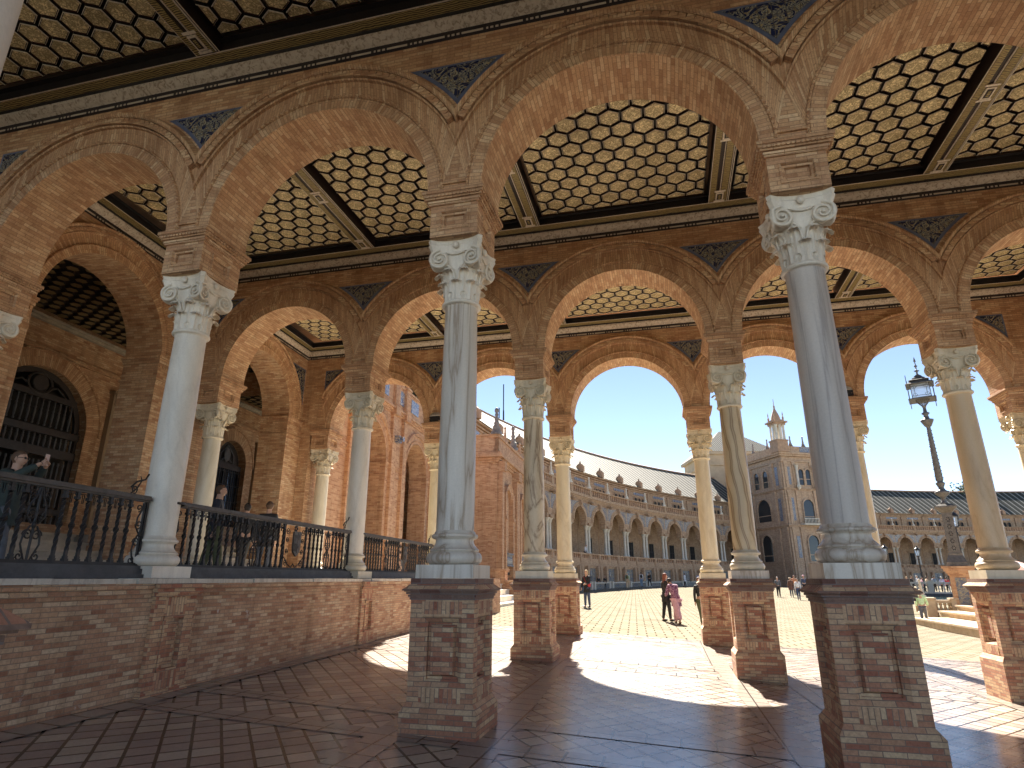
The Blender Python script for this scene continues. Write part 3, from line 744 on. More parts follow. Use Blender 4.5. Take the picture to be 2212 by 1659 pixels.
for yc in (YA,YB,YC):
    m=MB(); f=.37
    m.box(f,f+.07,yc-.36,yc+.36,-.5,.24); m.box(f,f+.045,yc-.33,yc-.17,.24,1.2); m.box(f,f+.045,yc+.17,yc+.33,.24,1.2)
    m.box(f,f+.045,yc-.17,yc+.17,1.0,1.2,0,True); m.box(f,f+.045,yc-.17,yc+.17,.24,.42,0,True); m.box(f,f+.012,yc-.1,yc+.1,.5,.92)
    for a,b,c,d in ((-.17,-.14,.42,1.),(.14,.17,.42,1.)): m.box(f,f+.06,yc+a,yc+b,c,d)
    m.box(f,f+.06,yc-.17,yc+.17,.97,1.0); m.box(f,f+.06,yc-.17,yc+.17,.42,.45)
    for a,z0,z1 in ((.075,1.2,1.232),(.095,1.232,1.264),(.085,1.264,1.29),(.11,1.29,1.341)): m.box(f,f+a,yc-.35-a*.3,yc+.35+a*.3,z0,z1)
    part('pilaster',m,[M_PED],t)
def spiral(c,r0,r1,a0,turns,n,ax='y',rev=1):
    out=[]
    for i in range(n+1):
        q=i/n; r=r0+(r1-r0)*q; a=a0+rev*turns*2*pi*q
        out.append((0,c[0]+r*cos(a),c[1]+r*sin(a)))
    return out
def baluster_me():
    mb=MB(); h=.70; rows=[]
    nn=34
    for i in range(nn+1):
        z=h*i/nn; w=.0125; tw=0
        if .12<z<.6: tw=(z-.12)*2*pi*3.2; w=.0135
        if abs(z-.36)<.03: w=.019
        rows.append([(w*1.55*cos(tw+pi/4+k*pi/2),w*1.55*sin(tw+pi/4+k*pi/2),z) for k in range(4)])
    mb.grid(rows,0,None,False,cv=True)
    mb.box(-.024,.024,-.024,.024,0,.035); mb.box(-.018,.018,-.018,.018,.035,.06); mb.box(-.022,.022,-.022,.022,.62,.65); mb.box(-.017,.017,-.017,.017,.66,.7)
    return mb.mesh('baluster',[M_IRON])
BAL=baluster_me()
def scroll_me(w=.17,h=.70,full=True):
    mb=MB(); r=.0095
    for s in (-1,1):
        if not full and s<0: continue
        mb.tube([(0,s*.02,0),(0,s*.06,.08),(0,s*w*.55,.16),(0,s*w*.5,.24),(0,s*w*.2,.33)],r,5)
        mb.tube(spiral((s*w*.28,.245),.055,.012,0 if s>0 else pi,1.4,16,rev=s),r*.8,5)
        mb.tube([(0,s*w*.2,.35),(0,s*w*.55,.42),(0,s*w*.5,.52),(0,s*w*.15,.62),(0,s*.02,.69)],r,5)
        mb.tube(spiral((s*w*.28,.445),.055,.012,0 if s>0 else pi,1.4,16,rev=-s),r*.8,5)
        mb.tube(spiral((s*w*.5,.05),.045,.01,pi/2,1.3,14,rev=s),r*.8,5); mb.tube(spiral((s*w*.5,.63),.045,.01,-pi/2,1.3,14,rev=-s),r*.8,5)
    mb.tube([(0,0,0),(0,0,.7)],.012,6); mb.ellip((0,0,.34),(.022,.022,.035),8,6)
    return mb.mesh('scroll_panel',[M_IRON])
SCR=scroll_me(); SCRH=scroll_me(.15,.70,False)
def railing(y0,y1,label,crest=None):
    t=side('iron_railing',label,'railing',AP,'wrought iron railings on the parapet',ANG,0)
    z=1.53; m=MB()
    for a,z0,z1 in ((.03,.715,.735),(.055,.735,.765),(.04,.765,.785)): m.box(-a,a,y0,y1,z+z0,z+z1)
    part('handrail',m,[M_RAIL],t)
    m=MB(); m.box(-.035,.035,y0,y1,z,z+.022); m.box(-.02,.02,y0,y1,z+.022,z+.034); part('bottom_rail',m,[M_IRON],t)
    for ya in (y0,y1-.03):
        m=MB(); m.box(-.02,.02,ya,ya+.03,z,z+.73); part('end_post',m,[M_IRON],t)
    link('scroll_panel',SCRH,t,(0,y0+.04,z+.012)); link('scroll_panel',SCRH,t,(0,y1-.04,z+.012),(0,0,pi))
    n=int(round((y1-y0-.5)/.142)); sp=(y1-y0-.5)/n; ys=[y0+.25+sp*k for k in range(n+1)]
    specials=[]
    if crest: specials=[crest-1.15,crest,crest+1.15]
    else: specials=[y0+(y1-y0)*.33,y0+(y1-y0)*.75]
    used=[]
    for yy in ys:
        if any(abs(yy-s)<(.34 if (crest and s==crest) else .14) for s in specials): continue
        used.append(yy); link('baluster',BAL,t,(0,yy,z+.02))
    fr=MB()
    for k in range(len(used)-1):
        a,b=used[k],used[k+1]; c=(a+b)/2
        if b-a>sp*1.3:
            if fr.v: part('bracket_frieze',fr,[M_IRON],t); fr=MB()
            continue
        if not fr.v: fr.box(-.004,.004,a,a+.01,z+.695,z+.7)
        fr.box(-.004,.004,a,b,z+.697,z+.703)
        for sg in (-1,1):
            fr.tube([(0,c+sg*(b-a)/2,z+.64),(0,c+sg*(b-a)*.32,z+.69),(0,c+sg*.012,z+.70),(0,c+sg*.008,z+.6)],.006,4)
    if fr.v: part('bracket_frieze',fr,[M_IRON],t)
    for s in specials:
        if crest and s==crest: continue
        link('scroll_panel',SCR,t,(0,s,z+.012))
    if crest:
        m=MB()
        for sg in (-1,1):
            m.tube([(0,crest+sg*.33,z+.02),(0,crest+sg*.33,z+.72)],.012,5)
            for zc,rr in ((.12,.06),(.3,.045),(.48,.045),(.62,.06)): m.tube(spiral((crest+sg*.24,z+zc),rr,.01,pi if sg>0 else 0,1.5,16,rev=sg),.007,5); 
            m.tube([(0,crest+sg*.3,z+.2),(0,crest+sg*.2,z+.1),(0,crest+sg*.06,z+.04),(0,crest,z+.1)],.008,5)
        for k in range(5): a=2*pi*k/5; m.ellip((0,crest+.04*cos(a),z+.665+.035*sin(a)),(.012,.025,.022),8,6)
        part('scroll_surround',m,[M_IRON],t)
        m=MB(); o=[]
        for k in range(9): q=k/8; o.append((-.115+.23*q,.61+.012*abs(sin(2*pi*q))))
        o+=[(.115,.36),(.1,.29),(.05,.245),(0,.215),(-.05,.245),(-.1,.29),(-.115,.36)]
        f=[(.045,crest+a,z+b) for a,b in o]; bk=[(.015,crest+a,z+b) for a,b in o]
        m.face(f); m.face(bk[::-1])
        for k in range(len(o)): m.face([f[k-1],f[k],bk[k],bk[k-1]])
        # heraldic relief: quarters, vertical pallets, castle and bosses
        m.box(.045,.052,crest-.004,crest+.004,z+.27,z+.6); m.box(.045,.052,crest-.1,crest+.1,z+.425,z+.433)
        for q in range(4): m.box(.045,.051,crest-.095+q*.024,crest-.085+q*.024,z+.3,z+.42)
        for q in range(3): m.box(.045,.053,crest-.09+q*.03,crest-.072+q*.03,z+.5,z+.56)
        m.box(.045,.052,crest-.09,crest-.012,z+.455,z+.505); m.ellip((.047,crest+.05,z+.52),(.008,.025,.045),8,6); m.ellip((.047,crest+.05,z+.36),(.008,.03,.03),8,6)
        part('crest_shield',m,[M_RAIL],t)
    # hooked finial where the rail meets the column
    m=MB(); m.tube([(0,y1-.28,z+.79),(0,y1-.2,z+.86),(0,y1-.15,z+.95),(0,y1-.18,z+1.0)]+[],[.008,.009,.007,.004],5)
    m.tube(spiral((y1-.24,z+.84),.05,.012,-pi/2,1.3,16),.008,5); m.tube([(0,y1-.29,z+.86),(0,y1-.22,z+.93),(0,y1-.1,z+.97),(0,y1-.06,z+1.04)],[.012,.012,.009,.012],6)
    part('hook_finial',m,[M_IRON],t)
    m=MB(); n=20
    for k in range(n+1): pass
    m.lathe([(.205,z+.72),(.212,z+.722),(.212,z+.748),(.205,z+.75)],24,0,0,y1+.3 if y1+.3<YC else YC,0,cap=False); part('collar',m,[M_IRON],t)
    return t
railing(.6,YA-.22,'long dark iron railing nearest the camera, cut by the left picture edge')
railing(YA+.22,YB-.22,'middle iron railing with a bronze shield, between the two pale columns',crest=YA+3.15)
railing(YB+.22,YC-.22,'farthest iron railing with an oval shield, ending behind the grey-veined column',crest=YB+2.9)
# ================= LEFT ARCADE WALL, STEPS, ROOM =================
AW=-10.05; LROT=R(90)+ANG
m=MB(); m.box(AW,-6.0,-.6,YC+.4,-.4,1.393); m.box(AW-1,-6.96,YC+.4,23.1,-.4,1.393); m.box(AW-1.2,-8.95,23.1,31.0,-.4,1.393); o=struct('landing_floor',m,[M_STEP])
o.rotation_euler=(0,0,0)
t=thing('arched_wall',"brick wall of wide arches and thick piers at the back of the left landing",'wall',(AW,0,0),LROT)
wb=arcade_wall_mb([3.56,8.97,14.3],-.6,YC+.42,1.5,0,.9,8.2,6.08,1.35); part('wall',wb,[M_WALL],t)
AVL=archivolt_mb(1.5,2.66,0,-1,w=.88,spr=6.08).mesh('archivolt',[M_ARCH,M_ARCH])
for x in (3.56,8.97,14.3): link('archivolt',AVL,t,(x,0,0))
def pier_trim(t,piers,zi=6.08,depth=.9,mat=M_WALL):
    for a,b in piers:
        m=MB()
        for o_,z0,z1 in ((.05,zi-.05,zi),(.035,zi-.09,zi-.05),(.02,zi-.16,zi-.09),(.03,zi-.55,zi-.52),(.015,zi-.58,zi-.55)): m.box(a-o_,b+o_,-o_,depth+o_,z0,z1)
        k=int((b-a)/.09)
        for i in range(k):
            x=a+(b-a)*(i+.5)/k; m.box(x-.02,x+.02,-.018,.0,zi-.25,zi-.18)
        part('pier_band',m,[mat],t)
pier_trim(t,[(5.06,7.47),(10.47,12.8),(15.8,YC+.4)])
for xc,sgs in ((3.56,(1,)),(8.97,(-1,1)),(14.3,(-1,1))):
    for sg in sgs:
        m=MB()
        for R1,inn,yy,mt in ((2.17,0,-.006,1),(2.2,.035,-.012,0)):
            E_=2.2-inn; prev=None
            for k in range(15):
                z=6.62+(7.78-inn-6.62)*k/14; x=math.sqrt(max(0,R1*R1-(z-6.08)**2))
                if x>E_: x=E_
                cur=((x,yy,z),(E_,yy,z))
                if prev and (E_-prev[0][0]>.01 or E_-x>.01): m.face([prev[0],prev[1],cur[1],cur[0]],mt)
                prev=cur
        if sg<0: m.v=[(-x,y,z) for x,y,z in m.v]
        part('spandrel_tile',m,[M_TILE,M_TILELINE],t,(xc,0,0))
# limestone flights between the piers
for k,(xc,lb) in enumerate(((3.56,'limestone steps rising through the arch at the far left edge'),(8.97,'weathered limestone steps behind the nearest railing'),(14.3,'limestone steps behind the shield railing, below the tall pier'))):
    t=thing('stone_steps',lb,'steps',(AW,0,0),LROT)
    for s in range(5):
        z=1.4+.17*(s+1); y=.0+.33*s-.1
        m=MB(); m.box(xc-1.49,xc+1.49,y,2.0,z-.17,z-.05); m.box(xc-1.5+.005,xc+1.5-.005,y-.035,2.0,z-.05,z); part('step',m,[M_STEP],t)
m=MB()
for a,b in ((-.6,2.06),(5.06,7.47),(10.47,12.8),(15.8,31.2)): m.box(a,b,.9,2.0,1.3,2.245)
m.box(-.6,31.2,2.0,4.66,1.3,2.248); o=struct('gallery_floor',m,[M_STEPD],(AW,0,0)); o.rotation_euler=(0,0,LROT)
# back wall with door openings
t=thing('gallery_back_wall','shadowed brick wall with arched openings deep behind the left arches','wall',(AW,0,0),LROT)
mb=arcade_wall_mb([3.6,11.95],-.6,16.4,1.45,4.65,5.1,8.1,5.15,2.2); mb.add(arcade_wall_mb([19.85],16.4,24.2,.86,4.65,5.1,8.1,5.5,3.2)); mb.add(arcade_wall_mb([28.0],24.2,32,.86,4.65,5.1,8.1,5.5,3.2))
mb.box(16.4,24.2,4.65,5.1,2.2,3.2); mb.box(24.2,32,4.65,5.1,2.2,3.2); part('wall',mb,[M_WALL],t)
for xc,r_,sp_ in ((3.6,1.45,5.15),(11.95,1.45,5.15),(19.85,.86,5.5),(28.0,.86,5.5)):
    m=MB(); rows=[]; n=40
    for k in range(n+1):
        a=pi*k/n; rows.append([(xc+r*cos(a),y,sp_+r*sin(a)) for r,y in ((r_,4.645),(r_,4.60),(r_+.4,4.60),(r_+.42,4.56),(r_+.47,4.56),(r_+.48,4.645))])
    m.grid(rows,0,lambda i,j:(j*.2,pi*(r_+.2)*i/n),sm=False)
    for sg in (-1,1):
        a,b=sorted((xc+sg*r_,xc+sg*(r_+.4))); m.box(a,b,4.60,4.648,2.25,sp_)
    part('door_surround',m,[M_ARCH],t)
m=MB(); m.box(-.6,31.5,4.5,4.62,7.72,7.78); m.box(-.6,31.5,4.42,4.62,7.78,7.84); part('cornice',m,[M_STEP],t)
m=MB(); m.box(-.6,31.5,4.56,4.648,6.95,7.0); m.box(-.6,31.5,4.53,4.648,7.0,7.05); m.box(-.6,31.5,4.57,4.648,2.25,2.7); part('string_course',m,[M_WALL],t)
for k,xp in enumerate((9.9-.1,14.15,18.3,21.4,26.4,29.6)):
    m=MB(); m.box(xp-.16,xp+.16,4.5,4.648,2.7,6.5); m.box(xp-.2,xp+.2,4.44,4.648,6.5,6.58); m.lathe([(.05,6.1),(.12,6.2),(.08,6.35),(.13,6.48)],10,0,xp,4.5); part('pilaster',m,[M_PLASTER if k%2 else M_WALL],t)
t=thing('dark_coffered_ceiling','dark coffered ceiling of the inner gallery, seen through the left arches','ceiling',(AW,0,0),LROT)
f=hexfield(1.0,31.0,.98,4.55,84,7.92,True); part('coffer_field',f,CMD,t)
m=MB(); m.box(-.6,31.5,.9,5.1,8.04,8.12); part('ceiling_slab',m,[M_BLACK],t)
m=MB()
for xb in (1.0,17.1,24.4): m.box(xb-.25,xb+.25,.92,4.63,7.3,8.0); 
part('beam',m,[M_WALL],t)
m=MB(); m.box(-.62,-.6,-.3,5.1,1.3,8.1); m.box(32.0,32.3,.0,5.1,1.3,8.1); o=part('end_wall',m,[M_WALL],None,(AW,0,0),(0,0,LROT)); tag(o,'plain brick wall closing the inner gallery at its far end','wall')
# grille door: frames, rows of turned balusters, dark behind
def turned(h,r=.035):
    mb=MB(); mb.lathe([(r*.55,0),(r*.9,.04*h),(r*.5,.08*h),(r*.75,.2*h),(r*.95,.45*h),(r*.55,.56*h),(r*.9,.6*h),(r*.5,.66*h),(r*.7,.78*h),(r*.45,.9*h),(r*.8,.95*h),(r*.6,h)],8); return mb.mesh('turned_baluster',[M_BALW])
TB={h:turned(h) for h in (.42,1.15,.7)}
t=thing('grille_door','tall dark arched wooden door with rows of turned balusters, left behind the man','door',(AW,0,0),LROT)
xc=11.95; yd=4.8
m=MB(); r0=1.45
for a,b in ((xc-1.45,xc-1.3),(xc+1.3,xc+1.45),(xc-.14,xc+.14)): m.box(a,b,yd,yd+.1,2.25,4.55)
for z0,z1 in ((2.25,2.4),(2.95,3.1),(4.4,4.62),(4.95,5.12),(5.85,6.0)):
    hw=1.45 if z0<5.1 else math.sqrt(1.45**2-(z1-5.15)**2); m.box(xc-hw,xc+hw,yd-.03,yd+.1,z0,z1)
rows=[[(xc+r*cos(pi*k/30),y,5.15+r*sin(pi*k/30)) for r,y in ((1.45,yd+.02),(1.3,yd+.02),(1.3,yd+.1))] for k in range(31)]; m.grid(rows,0,None,False)
m.box(xc-1.45,xc-1.38,yd,yd+.1,4.55,5.2); m.box(xc+1.38,xc+1.45,yd,yd+.1,4.55,5.2)
part('frame',m,[M_WOODD],t)
m=MB(); m.lathe([(.2,0),(.26,.02),(.2,.05)],16); m.xform(Matrix.Translation((xc,yd,6.22))@Matrix.Rotation(R(90),4,'X')); m.tube([(xc+.34*cos(a),yd-.02,6.2+.26*sin(a)) for a in [pi*k/8 for k in range(17)]],.035,6); m.tube([(xc-.75,yd,6.05),(xc-.5,yd-.02,6.2),(xc-.3,yd,6.12)],.03,5); m.tube([(xc+.75,yd,6.05),(xc+.5,yd-.02,6.2),(xc+.3,yd,6.12)],.03,5)
part('carved_crest',m,[M_WOODD],t)
for z0,h,hw in ((3.1,1.15,1.3),(2.4,.42,1.3),(4.55,.42,1.38),(5.12,.7,1.2)):
    n=18 if z0!=5.12 else 14
    for k in range(n):
        x=xc-hw+2*hw*(k+.5)/n
        if abs(x-xc)<.17 and z0<4.5: continue
        link('turned_baluster',TB[h],t,(x,yd+.05,z0+(.08 if h==.42 else .05)))
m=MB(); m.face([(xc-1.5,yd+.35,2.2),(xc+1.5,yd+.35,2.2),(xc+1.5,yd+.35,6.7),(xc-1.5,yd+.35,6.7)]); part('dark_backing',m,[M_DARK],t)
M_PANE,_t,_b=newmat('sky_reflecting_pane',.03,(.16,.19,.24)); _b.inputs['Metallic'].default_value=.6
def grille_window(xc,label):
    t=thing('barred_window',label,'window',(AW,0,0),LROT); yd=4.85; r_=.86
    m=MB(); m.box(xc-r_,xc+r_,yd-.06,yd+.05,5.3,5.5); m.box(xc-r_,xc-r_+.07,yd,yd+.06,3.2,5.4); m.box(xc+r_-.07,xc+r_,yd,yd+.06,3.2,5.4); m.box(xc-.05,xc+.05,yd,yd+.06,3.2,5.4); m.box(xc-r_,xc+r_,yd,yd+.06,3.2,3.3)
    part('frame',m,[M_WOODD],t)
    m=MB(); m.face([(xc-r_,yd+.08,3.2),(xc+r_,yd+.08,3.2),(xc+r_,yd+.08,5.4),(xc-r_,yd+.08,5.4)]); part('pane',m,[M_PANE],t)
    m=MB()
    for k in range(14): x=xc-r_+2*r_*(k+.5)/14; m.box(x-.011,x+.011,yd-.09,yd-.068,3.2,5.3)
    for z in (3.5,4.1,4.7,5.2): m.box(xc-r_,xc+r_,yd-.1,yd-.07,z,z+.025)
    part('iron_bars',m,[M_IRON],t)
    m=MB(); m.face([(xc+r_*cos(pi*k/20),yd+.06,5.5+r_*sin(pi*k/20)) for k in range(21)]); part('tympanum',m,[M_WOODD],t)
    m=MB(); m.ellip((xc,yd,5.85),(.2,.05,.27),10,8); m.tube([(xc-.42,yd,5.55),(xc-.38,yd,5.85),(xc,yd,6.2),(xc+.38,yd,5.85),(xc+.42,yd,5.55)],.03,6); m.tube([(xc-.3,yd,5.6),(xc-.1,yd,5.72),(xc+.1,yd,5.72),(xc+.3,yd,5.6)],.03,6); part('relief',m,[M_BALW],t)
grille_window(19.85,'barred arched window left of the tall pier, bright panes behind the grille')
grille_window(28.0,'small barred arched window seen between the two cream columns')
# ================= EXTERIOR WING LEFT BEYOND THE ROWS =================
t=thing('wing_building','sunlit brick wing with two tall arches and blue tile panels, beyond the last row','building',(AW,0,0),LROT)
wb=arcade_wall_mb([22.0,27.3],YC+.42,31.6,1.5,0,.9,8.8,6.08,1.35); part('wall',wb,[M_PAV],t)
AVX=archivolt_mb(1.5,2.6,0,-1,w=.8,spr=6.08)
AVX=AVX.mesh('archivolt',[M_PAV,M_PAV])
for x in (22.0,27.3): link('archivolt',AVX,t,(x,0,0))
pier_trim(t,[(17.5,20.5),(23.5,25.8),(28.8,31.5)],6.08,.9,M_PAV)
m=MB()
for o_,z0,z1 in ((.06,8.3,8.38),(.12,8.38,8.46),(.2,8.46,8.56),(.1,8.56,8.66)): m.box(YC+.42,31.6,-o_,.0,z0,z1)
for xp in (18.0,20.0,24.0,25.3,29.4,31.2):
    m.box(xp-.22,xp+.22,-.14,0,1.35,8.3); m.box(xp-.27,xp+.27,-.26,0,8.2,8.68); m.box(xp-.25,xp+.25,-.18,.0,1.35,1.9)
    m.box(xp-.26,xp+.26,-.2,.1,8.68,9.75); m.box(xp-.3,xp+.3,-.25,.14,9.7,9.8)
part('pilaster_order',m,[M_PAV],t)
m=MB(); m.box(YC+.42,31.6,-.06,.12,8.66,9.65); m.box(YC+.42,31.6,-.12,.16,9.65,9.75); part('roof_parapet',m,[M_PAV],t)
for xa in (18.4,20.4,22.2,24.5,26.0,27.8,29.8):
    m=MB(); m.box(xa,xa+1.0,-.085,-.06,8.85,9.5); part('ceramic_panel',m,[M_TILE2],t)
m=MB(); m.box(YC+.6,31.6,2.5,2.9,8.8,12.3); m.box(YC+.6,31.6,2.3,3.0,12.3,12.5); part('upper_storey',m,[M_PAV],t)
m=MB(); m.box(YC+.6,31.6,.9,5.2,8.14,8.5); part('roof_slab',m,[M_TERRA],t)
m=MB()
m.box(24.0,24.3,-.35,-.05,7.0,7.3); m.box(24.05,24.25,-.5,-.3,7.05,7.25); part('ceramic_bracket',m,[M_TILE2],t)
# wall blocks and outside steps
def flight(name,label,x0,x1,y0,y1,z0,z1,n,mat,rot=0):
    t=thing(name,label,'steps',(0,0,0))
    for s in range(n):
        z=z0+(z1-z0)*(s+1)/n; x=x0+(x1-x0)*s/n
        m=MB(); xe=x1+(.3 if x1>x0 else -.3); m.box(x,xe,y0,y1,z-(z1-z0)/n-.02,z-.04); m.box(x-(.04 if x1>x0 else -.04),xe,y0-.03,y1+.03,z-.04,z); part('step',m,[mat],t)
    return t
flight('outside_steps','pale stone steps with rounded edges, between the two nearest brick pedestals',-7.0,-8.9,23.2,31.0,.12,1.4,5,MB_WHITE)
m=MB(); m.box(-10.4,-8.0,31.05,31.6,-.3,1.75); m.box(-10.4,-7.9,31.0,31.65,1.75,1.85); m.box(-8.0,-7.2,31.05,31.6,-.3,1.2); m.box(-8.0,-7.1,31.0,31.65,1.2,1.3); m.box(-7.2,-6.5,31.05,31.6,-.3,.7); m.box(-7.2,-6.4,31.0,31.65,.7,.8)
tag(part('stair_wall',m,[M_PAV],None),'stepped brick wall flanking the pale outside steps','wall')
m=MB(); m.box(-6.95,-6.12,YC+.43,23.08,-.3,1.39); tag(part('terrace_wall',m,[M_PAV],None),'low brick terrace wall beyond the parapet, before the outside steps','wall')
# ================= RIGHT END WALL =================
t=thing('end_arcade_wall','arched brick wall closing the pavilion on the right, at the picture edge','wall',(10.12,0,0),R(-90)+ANG)
wb=arcade_wall_mb([-14.3,-8.97,-3.56],-(YC+.4),.6,1.5,0,.9,8.2,6.08,-1.0); part('wall',wb,[M_WALL],t)
for x in (-14.3,-8.97,-3.56): link('archivolt',AVL,t,(x,0,0))
pier_trim(t,[(-YC-.4,-15.8),(-12.8,-10.47),(-7.47,-5.06)])
# ================= GROUND =================
m=MB(); xs=[-60+6*k for k in range(9)]+[-8,-7,-6]+[-4+2*k for k in range(9)]+[14]+[18+8*k for k in range(24)]
ys=[-40,-20,-10]+[3*k-3 for k in range(30)]+[90+10*k for k in range(18)]+[400,700,1500]
xs=[-700,-300,-120]+xs+[260,400,800,1500]; xs=sorted(set(xs))
rows=[[(x,y,gz(x,y)) for y in ys] for x in xs]; m.grid(rows,0,None,True); struct('plaza_ground',m,[M_PLAZA])
def fl(x,y): return gz(x,y)
m=MB(); rows=[[(x+S*y,y,fl(x+S*y,y)+.005) for y in (-6,0,6,12,17.35)] for x in (-5.4,-2,2,6,10.6)]; m.grid(rows,0,None,False); struct('pavilion_floor',m,[M_DIAM])
m=MB()
def strip(pts):
    m.face([(x,y,fl(x,y)+.01) for x,y in pts])
for i in range(0,4):
    for a,b in ((-.62,-.3),(.3,.62)):
        for ya,yb in ((-6,YZ-.62),(YZ-.3,YZ+.3),(YZ+.62,YA-.62),(YA-.3,YA+.3),(YA+.62,YB-.62),(YB-.3,YB+.3),(YB+.62,YC-.62),(YC-.3,YC+.3)):
            strip([(colx(i,ya)+a,ya),(colx(i,ya)+b,ya),(colx(i,yb)+b,yb),(colx(i,yb)+a,yb)])
for Y in (YZ,YA,YB,YC):
    for a,b in ((-.62,-.3),(.3,.62)): strip([(-5.3+S*Y,Y+a),(10.1+S*Y,Y+a),(10.1+S*Y,Y+b),(-5.3+S*Y,Y+b)])
struct('paving_bands',m,[M_BANDF])
m=MB(); 
for ya,yb in ((-6,6),(6,17.3)): m.face([(x+S*y,y,fl(x+S*y,y)+.014) for x,y in ((-5.35,ya),(-4.95,ya),(-4.95,yb),(-5.35,yb))])
struct('wall_foot_band',m,[M_BANDF])
# ================= PROJECTING PAVILION ON THE LEFT =================
t=thing('brick_pavilion','tall orange brick pavilion with blind arched niches and finials, left beyond the steps','building',(-9.8,36,0),R(2))
PV=11.0
m=MB(); m.box(-9,0,0,PV,-.3,9.0); part('wall',m,[M_PAV],t)
def niche(y0,w,parent):
    m=MB(); f=.004
    # dark-lined deep niche built as proud surround
    for a,b in ((y0-w/2-.35,y0-w/2),(y0+w/2,y0+w/2+.35)): m.box(0,.3,a,b,0,6.6); m.box(0,.36,a-.04,b+.04,4.9,5.1); m.box(0,.38,a-.05,b+.05,0,.9)
    n=24; rows=[[(x,y0+r*cos(pi*k/n),5.9+r*sin(pi*k/n)) for r,x in ((w/2,0),(w/2,.2),(w/2+.2,.22),(w/2+.35,.3),(w/2+.35,0))] for k in range(n+1)]
    m.grid(rows,0,None,False); part('niche_surround',m,[M_PAV],parent)
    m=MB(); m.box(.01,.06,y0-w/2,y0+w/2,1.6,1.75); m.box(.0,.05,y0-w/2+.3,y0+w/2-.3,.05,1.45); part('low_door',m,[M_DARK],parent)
    m=MB(); 
    for k in range(6): m.lathe([(.06,0),(.09,.2),(.05,.45),(.07,.6)],8,0,.2,y0-w/2+w*(k+.5)/6,2.2)
    m.box(.08,.32,y0-w/2,y0+w/2,2.8,2.9); m.box(.08,.32,y0-w/2,y0+w/2,2.1,2.2); part('balconet',m,[M_TILE2],parent)
for yy in (2.6,7.4): niche(yy,1.9,t)
m=MB()
for a,z0,z1 in ((.12,8.2,8.35),(.22,8.35,8.5),(.4,8.5,8.7),(.25,8.7,8.85)): m.box(-9-a,a,-a,PV+a,z0,z1)
for y in (.35,4.9,5.3,9.8): m.box(0,.34,y-.25,y+.25,0,8.3); m.box(0,.5,y-.3,y+.3,7.7,8.3); m.box(0,.42,y-.3,y+.3,0,1.0)
m.box(-.6,.02,-.03,0,1.9,2.05); m.box(-9,.04,-.05,0,1.9,2.08); part('cornice',m,[M_PAV],t)
m=MB(); m.box(-9.05,.1,-.1,.12,8.85,9.85); m.box(-.15,.1,-.1,PV+.1,8.85,9.75); m.box(-9.15,.18,-.18,.2,9.85,9.97); m.box(-.22,.18,-.18,PV+.18,9.75,9.9); part('roof_parapet',m,[M_PAV],t)
def finial_me(h,mat,n=10):
    mb=MB(); mb.lathe([(.2*h,0),(.2*h,.1*h),(.12*h,.14*h),(.16*h,.2*h),(.07*h,.36*h),(.11*h,.42*h),(.06*h,.5*h),(.09*h,.58*h),(.05*h,.66*h),(.07*h,.74*h),(.045*h,.8*h),(.085*h,.88*h),(.06*h,.96*h),(0.01,h)],n); return mb.mesh('finial',[mat])
M_FIN=plain('dark_glazed_finial',(.2,.17,.15),.4,0,.5,5); FIN=finial_me(1.75,M_FIN); FINS=finial_me(1.1,M_TERRA)
for x,y in ((-.05,.0),(-.05,5.1),(-.05,PV-.3)): link('finial',FIN,t,(x,y,9.95))
for x,y in ((-2.6,0),(-.05,2.5),(-.05,7.6)): link('urn',FINS,t,(x,y,9.95))
